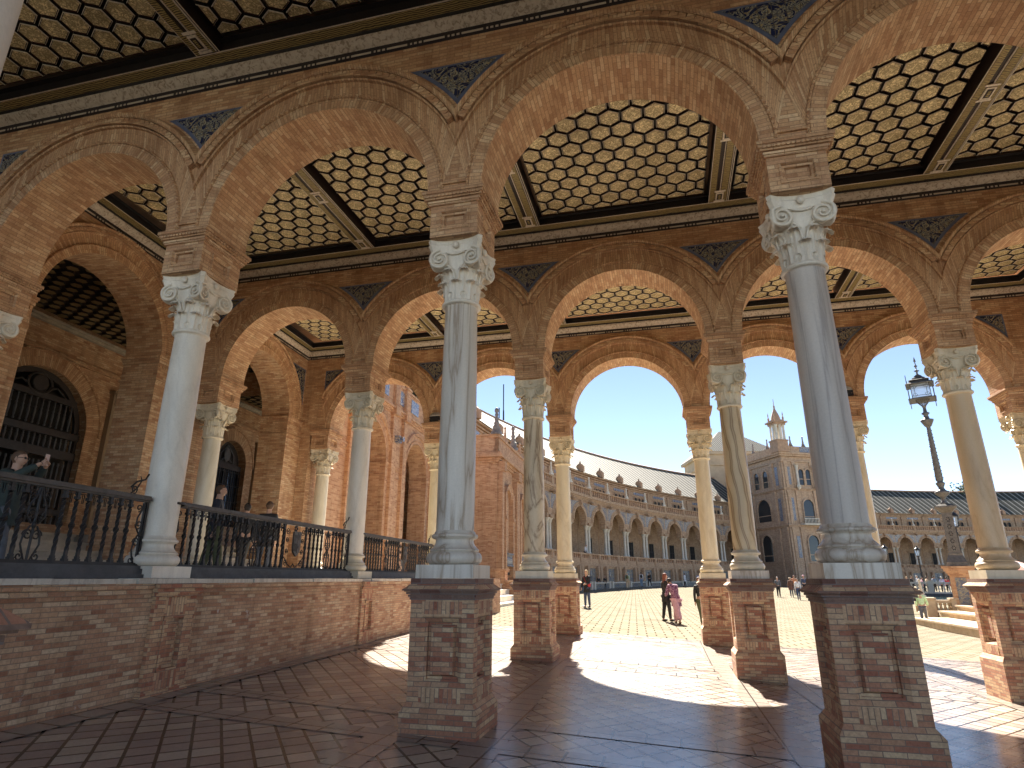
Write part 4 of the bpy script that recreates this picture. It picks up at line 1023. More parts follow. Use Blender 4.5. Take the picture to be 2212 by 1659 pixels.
# ================= CURVED GALLERIES =================
CX,CY,RG=95.15,42.6,107.8; BW=4.95
def gpt(h,o=0): return (CX-(RG-o)*cos(h),CY+(RG-o)*sin(h))
def gallery_wall_me():
    mb=arcade_wall_mb([0],-BW/2,BW/2,1.52,0,.7,10.3,7.45,7.02,24)
    for a,z0,z1 in ((.05,9.7,9.8),(.12,9.8,9.95),(.22,9.95,10.1),(.34,10.1,10.3)): mb.box(-BW/2,BW/2,-a,0,z0,z1)
    n=24; 
    for R0,R1,off in ((1.52,1.75,.1),(1.75,1.98,.05)):
        rows=[[(r*cos(pi*k/n),y,7.45+r*sin(pi*k/n)) for r,y in ((R0,0),(R0,-off),(R1,-off),(R1,-.002))] for k in range(n+1)]; mb.grid(rows,0,None,False)
    mb.box(-.12,.12,-.3,0,8.95,9.65); mb.ellip((0,-.28,9.3),(.13,.16,.3),8,6)
    for sx in (-1,1): mb.box(sx*BW/2-.42*(sx>0),sx*BW/2+.42*(sx<0)+0,-.18,.78,7.02,7.3); mb.box(sx*BW/2-.2,sx*BW/2+.2,-.6,.0,9.6,9.75); mb.ellip((sx*BW/2,-.5,9.5),(.13,.3,.16),8,6)
    # inner back wall with door, ceiling
    mb.box(-BW/2,BW/2,4.2,4.5,3.2,10.2)
    mb.face([(-BW/2,.7,9.3),(BW/2,.7,9.3),(BW/2,4.3,9.3),(-BW/2,4.3,9.3)],1)
    # pediment over door
    mb.box(-.95,.95,4.08,4.2,6.3,6.4); mb.face([(-1.1,4.05,6.42),(1.1,4.05,6.42),(0,4.05,7.3)],0); mb.box(-1.1,1.1,4.02,4.2,6.38,6.44)
    # upper set-back storey
    y=2.4
    mb.box(-BW/2,BW/2,y,y+.4,10.3,13.9)
    for a,z0,z1 in ((.1,13.2,13.35),(.22,13.45,13.6),(.4,13.7,13.85)): mb.box(-BW/2,BW/2,y-a,y,z0,z1)
    for sx in (-1,1): mb.box(sx*BW/2-.2,sx*BW/2+.2,y-.16,y,10.3,13.3)
    mb.box(-BW/2,BW/2,y-.08,y,12.55,12.65)
    mb.box(-BW/2,BW/2,0,y,10.2,10.28,2)
    # terrace block and bench wall below
    mb.box(-BW/2,BW/2,-1.1,4.5,-.6,3.3)
    for a,z0,z1 in ((.1,2.35,2.5),(.2,2.5,2.62),(.1,2.62,2.75)): mb.box(-BW/2,BW/2,-1.1-a,-1.1,z0,z1)
    for x in (-BW/2+.0,-1.35,1.35,BW/2): mb.box(x-.22,x+.22,-1.5,-1.1,.2,2.55) if abs(x)<2 else mb.box(x-.22,x+.22,-1.35,-1.1,.2,2.55)
    return mb
gm=gallery_wall_me(); GW=gm.mesh('arcade_bay',[M_FAR,M_PLASTER,M_STEP])
mb=MB()
for sx in (-1,1):
    pass
mb.lathe([(.3,3.78),(.3,3.9),(.22,3.95),(.25,4.05),(.17,4.15),(.15,6.5),(.16,6.55),(.2,6.6),(.24,6.85),(.34,6.95),(.34,7.02)],10); GC=mb.mesh('gallery_column',[M_STONEF])
mb=MB(); mb.box(-.6,.6,4.12,4.2,3.2,6.2); mb.box(-.75,-.6,4.08,4.2,3.2,6.3,1); mb.box(.6,.75,4.08,4.2,3.2,6.3,1); GD=mb.mesh('door',[M_DARK,M_PLASTER])
mb=MB(); mb.box(-.58,.58,4.06,4.12,3.2,3.9); mb.box(-.05,.05,4.06,4.12,3.2,6.2); mb.box(-.6,.6,4.06,4.12,5.0,5.08); GDF=mb.mesh('door_leaf',[M_WOODD])
def balus_me(w,z0,z1,y,mats,n=9,thick=.3,piers=True,medal=True):
    mb=MB(); mb.box(-w/2,w/2,y-thick/2,y+thick/2,z0,z0+.14); mb.box(-w/2,w/2,y-thick/2-.03,y+thick/2+.03,z1-.14,z1)
    h=z1-z0-.28
    for k in range(n):
        x=-w/2+w*(k+.5)/n
        if medal and abs(x)<.42: continue
        mb.lathe([(.06,0),(.1,.12*h),(.055,.3*h),(.115,.55*h),(.055,.82*h),(.09,h)],6,1,x,y,z0+.14,cap=False)
    if medal: mb.box(-.34,.34,y-.12,y+.12,z0+.14,z1-.14,0); mb.ellip((0,y-.13,(z0+z1)/2),(.22,.06,.3),10,6,1)
    if piers:
        for sx in (-1,1): mb.box(sx*w/2-.24,sx*w/2+.24,y-thick/2-.05,y+thick/2+.05,z0,z1+.03,0)
    mb.box(-w/2,w/2,y+thick/2-.06,y+thick/2-.02,z0+.1,z1-.1,2)
    return mb
GB=balus_me(BW,2.76,3.85,-1.0,None,9).mesh('balustrade',[M_FAR,M_TERRA,M_TERRA])
GB2=balus_me(BW,10.3,11.25,-.15,None,10,medal=False).mesh('upper_balustrade',[M_FAR,M_TERRA,M_TERRA])
mb=MB()
for k,xx in enumerate((-.95,0,.95)):
    n=12; mb.face([(xx+.3*cos(pi*j/n),2.33,12.05+.3*sin(pi*j/n)) for j in range(n+1)]+[(xx-.3,2.33,11.3),(xx+.3,2.33,11.3)])
GWN=mb.mesh('upper_windows',[M_DARK])
mb=MB()
for xx in (-.95,0,.95):
    n=12; rows=[[(xx+r*cos(pi*j/n),y,12.05+r*sin(pi*j/n)) for r,y in ((.3,2.4),(.3,2.26),(.4,2.26),(.4,2.4))] for j in range(n+1)]; mb.grid(rows,0,None,False)
    for s in (-1,1): mb.box(xx+s*.35-.05,xx+s*.35+.05,2.26,2.4,11.2,12.05)
GWF=mb.mesh('window_arches',[M_FAR])
mb=MB(); mb.box(-1.3,1.3,2.34,2.395,12.75,13.1); GTB=mb.mesh('tile_frieze',[M_TILE2])
mb=MB()
for sx in (-1,1):
    prev=None
    for k in range(11):
        z=8.0+(9.5-8.0)*k/10; x=math.sqrt(max(0,2.02**2-(z-7.45)**2)) if z-7.45<2.02 else 0; x=min(x,BW/2-.1)
        cur=(sx*x,z)
        if prev: mb.face([(prev[0],-.012,prev[1]),(sx*(BW/2-.08),-.012,prev[1]),(sx*(BW/2-.08),-.012,cur[1]),(cur[0],-.012,cur[1])])
        prev=cur
GSP=mb.mesh('spandrel_ceramic',[tile('gallery_spandrel_ceramic',(.2,.19,.22),(.5,.43,.34),3)])
mb=MB(); mb.box(-1.1,1.1,-1.16,-1.1,.9,2.3); mb.ellip((0,-1.16,1.7),(.35,.08,.45),8,6); GAL=mb.mesh('province_alcove',[M_CERAM])
mb=MB(); mb.box(-1.9,1.9,-2.3,-1.1,-.2,.75,0); mb.box(-2.0,2.0,-2.4,-1.1,.75,.85,1); 
for x in (-2.0,2.0): mb.box(x-.12,x+.12,-2.45,-1.1,-.2,.95,1)
GBE=mb.mesh('bench',[M_CERAM,M_STONEF])
UR=finial_me(1.35,M_STONEF,8); DOR=MB(); DOR.box(-.3,.3,1.75,2.6,13.9,14.6); DOR.lathe([(.42,0),(.42,.1),(.2,.3),(.1,.4),(.1,.5),(.02,.6)],8,0,0,2.2,14.6); DOR=DOR.mesh('eaves_turret',[M_TERRA])
def gallery(label,h0,n,k_=1.0):
    t=thing('curved_gallery',label,'building',(0,0,0))
    dh=BW*k_/RG
    hs=[h0+dh*k for k in range(n)]
    for k,h in enumerate(hs):
        x,y=gpt(h); z=.15; rz=pi/2-h
        link('arcade_bay',GW,t,(x,y,z),(0,0,rz)).scale=(k_,1,1)
        M=Matrix.Translation((x,y,z))@Matrix.Rotation(rz,4,'Z')
        for sx in (-.42,.42):
            p=M@Vector((BW*k_/2+sx,.25,0)); link('gallery_column',GC,t,p,(0,0,rz))
        for nm,me in (('door',GD),('balustrade',GB),('upper_balustrade',GB2),('upper_windows',GWN),('window_arches',GWF),('tile_frieze',GTB),('spandrel_ceramic',GSP),('province_alcove',GAL),('bench',GBE)):
            o=link(nm,me,t,(x,y,z),(0,0,rz)); o.scale=(k_,1,1)
            if nm=='door': link('door_leaf',GDF,o)
        p=M@Vector((BW*k_/2,-.15,11.28)); link('urn',UR,t,p)
        if k%1==0: link('eaves_turret',DOR,t,(x,y,z),(0,0,rz))
    # roof
    m=MB(); nn=n*2; hh=[h0-dh/2+dh*n*k/nn for k in range(nn+1)]
    rows=[[(*gpt(h,-1.9),14.0),(*gpt(h,-9.0),19.6),(*gpt(h,-16),14.0)] for h in hh]
    m.grid(rows,0,lambda i,j:(i*BW*k_/2,j*8.4),False); part('roof',m,[M_ROOF],t)
    m=MB(); m.tube([(*gpt(h,-9.0),19.65) for h in hh],.16,6); part('ridge',m,[M_TERRA],t)
    return t
gallery('long curved brick gallery with paired white columns, sweeping from the left to the corner tower',R(2.4),14,1.14)
gallery('distant curved brick gallery on the right, behind the ornate lamp post',R(52.0),14)
# ================= CORNER TOWER =================
t=thing('corner_tower','three-storey brick corner tower with a columned turret on its corner','building',(19.0,106.3,0),R(27))
# local: -Y faces us to the right of corner, -X face seen on the left; corner at origin
m=MB(); m.box(0,13,0,14,-.5,21.0); part('wall',m,[M_TOW],t)
m=MB()
for a,z0,z1 in ((.15,9.2,9.4),(.3,9.4,9.6),(.12,15.0,15.2),(.28,15.2,15.35),(.2,19.6,19.8),(.45,20.5,20.8),(.7,20.8,21.1),(.12,3.7,3.9)):
    m.box(-a,13+a,-a,14+a,z0,z1)
for x in (.6,2.1,5.4,8.6,11.2,12.6):
    for z0,z1 in ((0,9.2),(9.6,15.0),(15.4,19.6)): m.box(x-.25,x+.25,-.16,0,z0,z1); m.box(x-.35,x+.35,-.24,0,z1-.5,z1)
for y in (.6,2.6,8.6,11.2):
    for z0,z1 in ((0,9.2),(9.6,15.0),(15.4,19.6)): m.box(-.16,0,y-.25,y+.25,z0,z1); m.box(-.24,0,y-.35,y+.35,z1-.5,z1)
m.box(-.2,13.2,-.2,.1,21.1,22.2); m.box(-.2,.1,-.2,14.2,21.1,22.2)
part('cornice_and_pilasters',m,[M_TOW],t)
def twin(mx,w,z0,zs,name='window',face='y'):
    m=MB(); n=14
    P=[(w*cos(pi*j/n),zs+w*sin(pi*j/n)) for j in range(n+1)]+[(-w,z0),(w,z0)]
    def pt(a,z,o): return (mx+a,-.02-o,z) if face=='y' else (-.02-o,mx+a,z)
    m.face([pt(a,z,0) for a,z in P],0)
    rows=[[pt(r*cos(pi*j/n),zs+r*sin(pi*j/n),o) for r,o in ((w,0),(w,.18),(w+.22,.18),(w+.22,0))] for j in range(n+1)]; m.grid(rows,1,None,False)
    for s in (-1,1):
        a,b=(s*w,s*(w+.2)); 
        q=[pt(a,z0,.15),pt(b,z0,.15),pt(b,zs,.15),pt(a,zs,.15)]; m.face(q,1); m.face([pt(a,z0,.15),pt(a,z0,0),pt(a,zs,0),pt(a,zs,.15)],1)
    m.face([pt(-w,z0+.9,.03),pt(w,z0+.9,.03),pt(w,z0+1.0,.03),pt(-w,z0+1.0,.03)],1)
    part(name,m,[M_GLASS,M_TOW],t)
for y in (4.5,6.9): twin(y,.68,15.9,18.0,'window','x')
twin(5.8,1.75,10.4,12.3,'loggia_opening','x'); twin(6.0,1.3,4.0,6.9,'arched_doorway','x')
for x in (3.3,4.6): twin(x,.45,15.9,18.0)
twin(3.9,.95,9.9,12.6,'loggia_opening'); twin(3.9,.95,4.0,7.0,'arched_doorway'); twin(7.2,.9,9.9,12.6,'loggia_opening'); twin(7.2,.45,15.9,18.0); twin(7.2,.9,4,7,'arched_doorway'); twin(10.2,.9,9.9,12.6,'loggia_opening')
for x in (2.3,5.6,8.8): 
    m=MB(); m.lathe([(.32,0),(.32,.2),(.2,.35),(.17,2.8),(.3,3.4),(.36,3.5)],10,0,x,-.5,15.5); m.lathe([(.1,0),(.4,.5)],10,0,x,-.5,15.0); part('tower_column',m,[M_STONEF],t)
for (a,z0,z1,fc) in ((1.1,15.9,18.8,'y'),(1.1,10.2,13.8,'y'),(1.6,15.9,18.9,'x'),(1.6,10.2,13.8,'x'),(1.3,4.5,7.8,'y')):
    m=MB()
    if fc=='y': m.box(a-.3,a+.3,-.05,0,z0,z1)
    else: m.box(-.05,0,a-.35,a+.35,z0,z1)
    part('ceramic_panel',m,[M_TILE2],t)
m=MB(); m.box(1.9,8.6,-1.3,0,9.45,9.7); m.box(1.9,8.6,-1.3,-1.2,10.4,10.5)
for k in range(26): m.box(1.95+k*.26,2.03+k*.26,-1.28,-1.22,9.7,10.4)
part('balcony',m,[M_STONEF],t)
m=MB(); m.box(3.6,6.4,-.25,-.21,21.25,22.1); part('ceramic_sign_panel',m,[M_TILE2],t)
for k,(x,y) in enumerate(((2.2,0),(4.6,0),(7.2,0),(10,0),(0,3),(0,7))): link('finial',FIN,t,(x,y,22.2))
m=MB(); m.box(-.9,1.1,-.9,1.1,21.1,23.0); m.box(-1.0,1.2,-1.0,1.2,22.9,23.1)
for x in (-.6,.1,.8):
    for y in (-.6,.1,.8):
        if x==.1 and y==.1: continue
        m.lathe([(.26,0),(.2,.2),(.18,2.2),(.3,2.5)],8,1,x,y,23.1)
m.box(-.9,1.1,-.9,1.1,25.6,25.95); m.box(-1.15,1.35,-1.15,1.35,25.95,26.2); m.box(-.8,1.0,-.8,1.0,26.2,26.5)
m.lathe([(.75,0),(.7,.5),(.5,1.1),(.25,1.7),(.12,2.1),(.16,2.4),(.06,2.6),(.04,3.6),(0.01,3.8)],10,0,.1,.1,26.5)
for x in (-.7,.9):
    for y in (-.7,.9): m.lathe([(.12,0),(.17,.3),(.06,.6),(.09,.9),(.01,1.4)],8,0,x,y,26.5)
part('corner_turret',m,[M_TERRA,M_STONEF],t)
# block with hipped roof behind
t=thing('hipped_block','plain beige block with a tiled hipped roof, rising behind the corner tower','building',(8.6,126,0),R(14))
m=MB(); m.box(0,14,0,15,0,25.2); m.box(-.3,14.3,-.3,15.3,22.8,23.1); m.box(-.6,14.6,-.6,15.6,25.0,25.5); part('wall',m,[plain('beige_render',(.42,.35,.25),.9,0,.25,.5)],t)
m=MB(); A,B,C_,D=(-.7,-.7,25.5),(14.7,-.7,25.5),(14.7,15.7,25.5),(-.7,15.7,25.5); P,Q=(5.8,7.5,31.4),(8.4,7.5,31.4)
m.face([A,B,Q,P],0,[(0,0),(45,0),(28,9),(20,9)]); m.face([B,C_,Q],0,[(0,0),(45,0),(22,9)]); m.face([C_,D,P,Q],0,[(0,0),(45,0),(28,9),(20,9)]); m.face([D,A,P],0,[(0,0),(45,0),(22,9)]); part('roof',m,[M_ROOF],t)
link('finial',FIN,t,(8.2,7.5,31.2))
# aerial masts and whip aerials on the roofs
def mast(x,y,z0,z1,label,arms=True):
    t=thing('aerial_mast',label,'aerial',(x,y,z0))
    m=MB(); w=.35 if arms else .06; H=z1-z0
    if arms:
        for a in range(3): m.tube([(w*cos(2.1*a),w*sin(2.1*a),0),(w*.3*cos(2.1*a),w*.3*sin(2.1*a),H*.8)],.1,4)
        k=16
        for i in range(k): z=H*.8*i/k; s=w*(1-.7*i/k); m.tube([(s*cos(2.1*q),s*sin(2.1*q),z+(q%2)*.8) for q in range(4)],.04,3)
        m.tube([(0,0,H*.75),(0,0,H)],.14,4)
        for z,L in ((.5,3.0),(.22,3.4),(.68,1.6)): m.tube([(-L*.7,0,H*z),(L*.5,0,H*z)],.12,4); m.tube([(-L*.7,0,H*z-.9),(-L*.7,0,H*z+5)],.15,4); 
    else: m.tube([(0,0,0),(0,0,H)],.09,4)
    part('lattice' if arms else 'rod',m,[M_IRON],t)
mast(-37.9,145,14,49,'tall lattice aerial mast with side arms behind the left roof')
mast(-45,143,14,44,'thin whip aerial at the left of the lattice mast',False)
mast(-32.6,146.4,14,33,'short whip aerial to the right of the lattice mast',False)
# ================= PLAZA FURNITURE =================
def iron_open(mb,*a): pass
# ornate lamp on a brick pedestal
LX,LY=13.7,35.4
t=thing('lamp_pedestal','orange brick pedestal with ceramic panels carrying the tall ornate lamp','pedestal',(LX,LY,0),R(-21))
m=MB(); h=.42; m.box(-h,h,-h,h,-.7,1.75); m.box(-h-.12,h+.12,-h-.12,h+.12,-.7,-.2)
for a,z0,z1 in ((.06,1.55,1.65),(.12,1.65,1.75),(.2,1.75,1.88),(.26,1.88,1.98)): m.box(-h-a,h+a,-h-a,h+a,z0,z1)
part('wall',m,[M_PAV],t)
for k in range(4):
    m=MB(); m.box(-.22,.22,-h-.03,-h,-.05,1.45); part('ceramic_panel',m,[M_CERAM],t,(0,0,0),(0,0,k*pi/2))
t=thing('street_lamp','tall ornate iron lamp with a big lantern, on the brick pedestal by the bridge','street lamp',(LX,LY,1.99),R(-21))
M_LAMP=plain('patinated_lamp_iron',(.14,.13,.12),.5,.4,.45,8)
m=MB()
def taper(m,a,b,z0,z1,mat=0):
    P=[(-a,-a,z0),(a,-a,z0),(a,a,z0),(-a,a,z0)];Q=[(-b,-b,z1),(b,-b,z1),(b,b,z1),(-b,b,z1)]
    for k in range(4): m.face([P[k],P[(k+1)%4],Q[(k+1)%4],Q[k]],mat)
    m.face(Q,mat); m.face(P[::-1],mat)
taper(m,.42,.42,0,.18); taper(m,.42,.30,.18,.5); taper(m,.3,.3,.5,.62); taper(m,.24,.22,.62,2.55); taper(m,.22,.45,2.55,2.8); taper(m,.47,.47,2.8,2.87); taper(m,.4,.25,2.87,2.98)
part('openwork_base',m,[M_LAMP],t)
m=MB()
for k in range(4):
    Mx=Matrix.Rotation(k*pi/2,4,'Z'); s=MB()
    for j in range(5):
        z=.85+j*.34
        for a in range(6): 
            an=2*pi*a/6; s.ellip((.07*cos(an),-.243,z+.09*sin(an)),(.028,.012,.03),6,4)
    m.add(s,Mx)
part('pierced_ornament',m,[M_DARK],t)
m=MB(); m.lathe([(.12,2.95),(.2,3.0),(.12,3.1),(.1,3.3),(.31,3.5),(.33,3.6),(.18,3.68),(.12,3.8),(.2,4.0),(.21,4.05),(.13,4.1),(.17,4.2),(.095,6.9),(.1,6.98),(.15,7.0),(.3,7.3),(.3,7.35),(.14,7.4),(.1,7.6),(.2,7.7),(.09,7.78),(.07,8.0)],16); part('shaft',m,[M_LAMP],t)
m=MB()
for k in range(90):
    a=k*2.4; z=4.3+2.5*(k/90); r=.17-.075*(z-4.2)/2.7+.004; m.ellip((r*cos(a),r*sin(a),z),(.028,.028,.03),6,4)
part('leaf_relief',m,[M_LAMP],t)
m=MB(); z0=8.0
taper(m,.07,.1,z0,z0+.1)
for k in range(4):
    Mx=Matrix.Rotation(k*pi/2,4,'Z'); s=MB()
    for q in range(7): s.tube([(-.08+.16*q/6*1,-.08,z0+.1),(-.3+.6*q/6,-.3,z0+.42)],.012,4)
    for q in range(2): s.tube([(-.12-.1*q,-.13-.1*q,z0+.2+.12*q),(.12+.1*q,-.13-.1*q,z0+.2+.12*q)],.012,4)
    # roof tiers and frame
    s.tube([(-.42,-.42,z0+.5),(-.42,-.42,z0+1.25)],.018,4)
    for x in (-.25,0,.25): pass
    s.tube([(-.42,-.42,z0+.62),(.42,-.42,z0+.62)],.012,4); s.tube([(-.42,-.42,z0+1.14),(.42,-.42,z0+1.14)],.012,4)
    s.tube([(-.27,-.42,z0+.66),(-.27,-.42,z0+1.1)],.01,4); s.tube([(.27,-.42,z0+.66),(.27,-.42,z0+1.1)],.01,4)
    for sx in (-1,1):
        for zz in (z0+.66,z0+1.1): s.tube([(sx*.27+.11*cos(a),-.42,zz+.09*sin(a)) for a in [pi*j/5*2 for j in range(6)]],.008,4)
    s.tube([(-.56,-.56,z0+.15),(-.56,-.56,z0+1.75)],[.018]*2,4); m.add(s,Mx)
taper(m,.62,.6,z0+.42,z0+.46); taper(m,.45,.45,z0+.46,z0+.52)
part('lantern_frame',m,[M_LAMP],t)
m=MB()
for (a,b,c,d) in ((.64,.42,1.25,1.38),(.44,.32,1.38,1.48),(.46,.24,1.48,1.6),(.3,.14,1.6,1.72),(.18,.06,1.72,1.85)): taper(m,a,b,z0+c,z0+d)
m.lathe([(.05,1.85),(.04,2.0),(.14,2.06),(.03,2.12),(.03,2.25),(.09,2.33),(.03,2.4),(.02,2.55),(.06,2.6),(.01,2.85)],8,0,0,0,z0); part('lantern_roof',m,[M_LAMP],t)
M_LGL,_t,_b=newmat('frosted_lantern_glass',.3,(.8,.86,.88)); _b.inputs['Transmission Weight'].default_value=.75; _b.inputs['Alpha'].default_value=1
m=MB()
for k in range(4):
    s=MB(); s.face([(-.4,-.405,z0+.52),(.4,-.405,z0+.52),(.4,-.405,z0+1.25),(-.4,-.405,z0+1.25)]); m.add(s,Matrix.Rotation(k*pi/2,4,'Z'))
part('glass',m,[M_LGL],t)
# stone balustrade pieces
def stone_balustrade(name,label,x0,y0,x1,y1,z,mat,n,hh=.95,step=.28):
    L=math.hypot(x1-x0,y1-y0); t=thing(name,label,'balustrade',(x0,y0,z),math.atan2(y1-y0,x1-x0))
    m=MB(); m.box(0,L,-.16,.16,-.2,.16); part('plinth',m,[mat],t); m=MB(); m.box(-.0,L,-.17,.17,hh-.14,hh); part('rail',m,[mat],t)
    mb=MB(); h=hh-.3; mb.lathe([(.06,0),(.085,.08*h),(.045,.2*h),(.08,.42*h),(.05,.5*h),(.08,.58*h),(.045,.8*h),(.085,.92*h),(.06,h)],8); me=mb.mesh('baluster',[mat])
    k=int(L/step)
    for i in range(k): link('baluster',me,t,(L*(i+.5)/k,0,.16))
    for i in range(n):
        m=MB(); x=L*i/(n-1); m.box(x-.2,x+.2,-.22,.22,-.25,hh+.03); m.box(x-.25,x+.25,-.27,.27,hh+.03,hh+.1); part('pier',m,[mat],t)
    return t
M_BST=plain('warm_bridge_stone',(.5,.38,.25),.75,0,.3,4)
stone_balustrade('stone_balustrade','short sunlit stone balustrade from its corner pier to the lamp pedestal',12.2,35.5,13.25,35.35,-.53,M_BST,2,step=.17)
t=stone_balustrade('stone_balustrade','stone balustrade running back from the corner pier, along the canal edge',12.25,35.8,13.9,42.0,-.52,M_BST,2)
o=link('finial',finial_me(.95,M_STONEF,12),t,(3.2,0,.98))
stone_balustrade('canal_balustrade','long pale balustrade on the far bank of the canal',18.5,66.5,48,56,.12,plain('pale_canal_stone',(.5,.47,.42),.75,0,.3,1),8,1.0,.4)
m=MB(); m.face([(15,42.5,gz(15,42)+.06),(60,38,gz(60,38)+.06),(60,53,gz(60,53)+.06),(18,66,gz(18,62)+.06)]); M_WAT,_t,_b=newmat('dark_canal_water',.08,(.02,.035,.035)); struct('canal_water',m,[M_WAT])
m=MB(); m.face([(18,66.2,-.6),(60,52,-.6),(60,52,.14),(18,66.2,.14)]); m.face([(18,66.2,-.6),(60,52,-.6),(60,52.4,-.6),(18,66.6,-.6)]); m.box(17.8,18.0,66.0,66.6,-.6,.14); tag(part('canal_wall',m,[M_DARKST],None),'dark stone retaining wall under the far canal balustrade','wall')
t=thing('bridge_steps','broad sunlit stone steps rising to the right toward the bridge','steps',(0,0,0))
for x,z0,z1,ya,yb in ((10.6,-.75,-.27,25.2,33.2),(12.1,-.3,-.02,24.8,34.2),(13.0,-.05,.22,24.5,34.6)):
    m=MB(); m.box(x,x+4,ya,yb,z0,z1-.07); m.box(x-.06,x+4,ya-.05,yb+.06,z1-.07,z1); part('step',m,[M_BST],t)
def small_lamp(x,y,h,label,rz=0):
    z=gz(x,y); t=thing('street_lamp',label,'street lamp',(x,y,z),rz,'small lamps around the plaza')
    m=MB(); m.lathe([(.2,-.05),(.2,.15),(.12,.3),(.14,.7),(.08,.8),(.06,h-1.1),(.1,h-1.0),(.05,h-.95),(.05,h-.75)],10); part('post',m,[M_IRON],t)
    m=MB(); m.lathe([(.1,h-.75),(.2,h-.7),(.2,h-.66)],6); m.lathe([(.3,h-.14),(.32,h-.1),(.18,h+.05),(.1,h+.1),(.03,h+.3)],6)
    for k in range(6): m.tube([(.18*cos(k*pi/3),.18*sin(k*pi/3),h-.68),(.27*cos(k*pi/3),.27*sin(k*pi/3),h-.12)],.015,4)
    part('lantern_frame',m,[M_IRON],t)
    m=MB(); m.lathe([(.16,h-.67),(.25,h-.13)],6,sm=False); part('glass',m,[M_LGL],t)
small_lamp(12.5,43.2,4.75,'nearer small globe lantern just right of the big grey column base')
small_lamp(20.1,67,4.3,'small lantern on a thin post, second from the big grey column')
small_lamp(24.2,71,4.2,'small lantern in front of the far gallery, midway to the ornate lamp')
small_lamp(15.4,39.1,5.3,'slim lantern just right of the ornate lamp post')
# tree tops behind the right-hand roof
M_LEAF=plain('tree_leaves',(.06,.1,.035),.8,0,.5,1); M_BARK=plain('tree_bark',(.12,.09,.06))
def tree(x,y,h,label,seed):
    rnd=random.Random(seed); t=thing('tree',label,'tree',(x,y,0)); m=MB(); m.tube([(0,0,0),(.2,0,h*.4),(0,.2,h*.75)],[.4,.3,.12],7)
    for k in range(7): a=k*.9; m.tube([(0,.1,h*(.5+.04*k)),(2*cos(a),2*sin(a),h*(.68+.03*k))],[.12,.04],5)
    part('trunk',m,[M_BARK],t); m=MB()
    for k in range(1500):
        d=Vector((rnd.gauss(0,1),rnd.gauss(0,1),rnd.gauss(0,.7))); d=d/max(d.length,.01)*(rnd.random()**.4)*3.4*(.7+.4*math.sin(d.x*3+seed)+.2*math.sin(d.z*5)); c=Vector((0,0,h*.86))+d
        u=Vector((rnd.gauss(0,1),rnd.gauss(0,1),rnd.gauss(0,1))).normalized()*.28; v=u.orthogonal().normalized()*.2; m.face([c+u,c+v,c-u,c-v])
    part('crown',m,[M_LEAF],t)
tree(66,157,22.5,'green treetop peeking over the roof ridge, left of the last column',3)
# striped awning of a stall at the right edge
t=thing('stall_parasol','small striped parasol roof at the right picture edge','parasol',(17.2,38.0,gz(17.2,38)+.0)); m=MB(); m.lathe([(.04,0),(.04,2.7)],8); part('pole',m,[M_STEP],t); m=MB(); n=16
for k in range(n):
    a,b=2*pi*k/n,2*pi*(k+1)/n; m.face([(1.3*cos(a),1.3*sin(a),2.35),(1.3*cos(b),1.3*sin(b),2.35),(0,0,2.9)],k%2); m.face([(1.3*cos(a),1.3*sin(a),2.35),(1.3*cos(b),1.3*sin(b),2.35),(1.3*cos(b),1.3*sin(b),2.15),(1.3*cos(a),1.3*sin(a),2.15)],k%2)
part('canopy',m,[cloth('white_canvas',(.7,.68,.64)),cloth('red_canvas',(.5,.16,.12))],t)
# ================= PEOPLE =================
SKIN=plain('skin',(.5,.3,.21),.6,0,.12,10); SKIN2=plain('tanned_skin',(.36,.2,.13),.6,0,.12,10)
def skin_mesh(pts,edges,radii,root,sub=1,name='body'):
    me=bpy.data.meshes.new('tmp'); me.from_pydata([tuple(p) for p in pts],edges,[]); o=bpy.data.objects.new('tmp',me); COL.objects.link(o)
    sm=o.modifiers.new('s','SKIN'); 
    if not me.skin_vertices: me.skin_vertices.new()
    for i,r in enumerate(radii):
        sv=me.skin_vertices[0].data[i]; sv.radius=(r,r) if not isinstance(r,tuple) else r; sv.use_root=(i==root)
    sb=o.modifiers.new('u','SUBSURF'); sb.levels=sub; sb.render_levels=sub
    dg=bpy.context.evaluated_depsgraph_get(); out=bpy.data.meshes.new_from_object(o.evaluated_get(dg)); bpy.data.objects.remove(o); bpy.data.meshes.remove(me); out.name=name
    for p in out.polygons: p.use_smooth=True
    return out
def to_mb(me,mat=0):
    m=MB(); m.v=[tuple(v.co) for v in me.vertices]; 
    for p in me.polygons:
        m.f.append(list(p.vertices)); m.m.append(mat); m.sm.append(True); m.uv.append([(0,0)]*len(p.vertices))
    return m
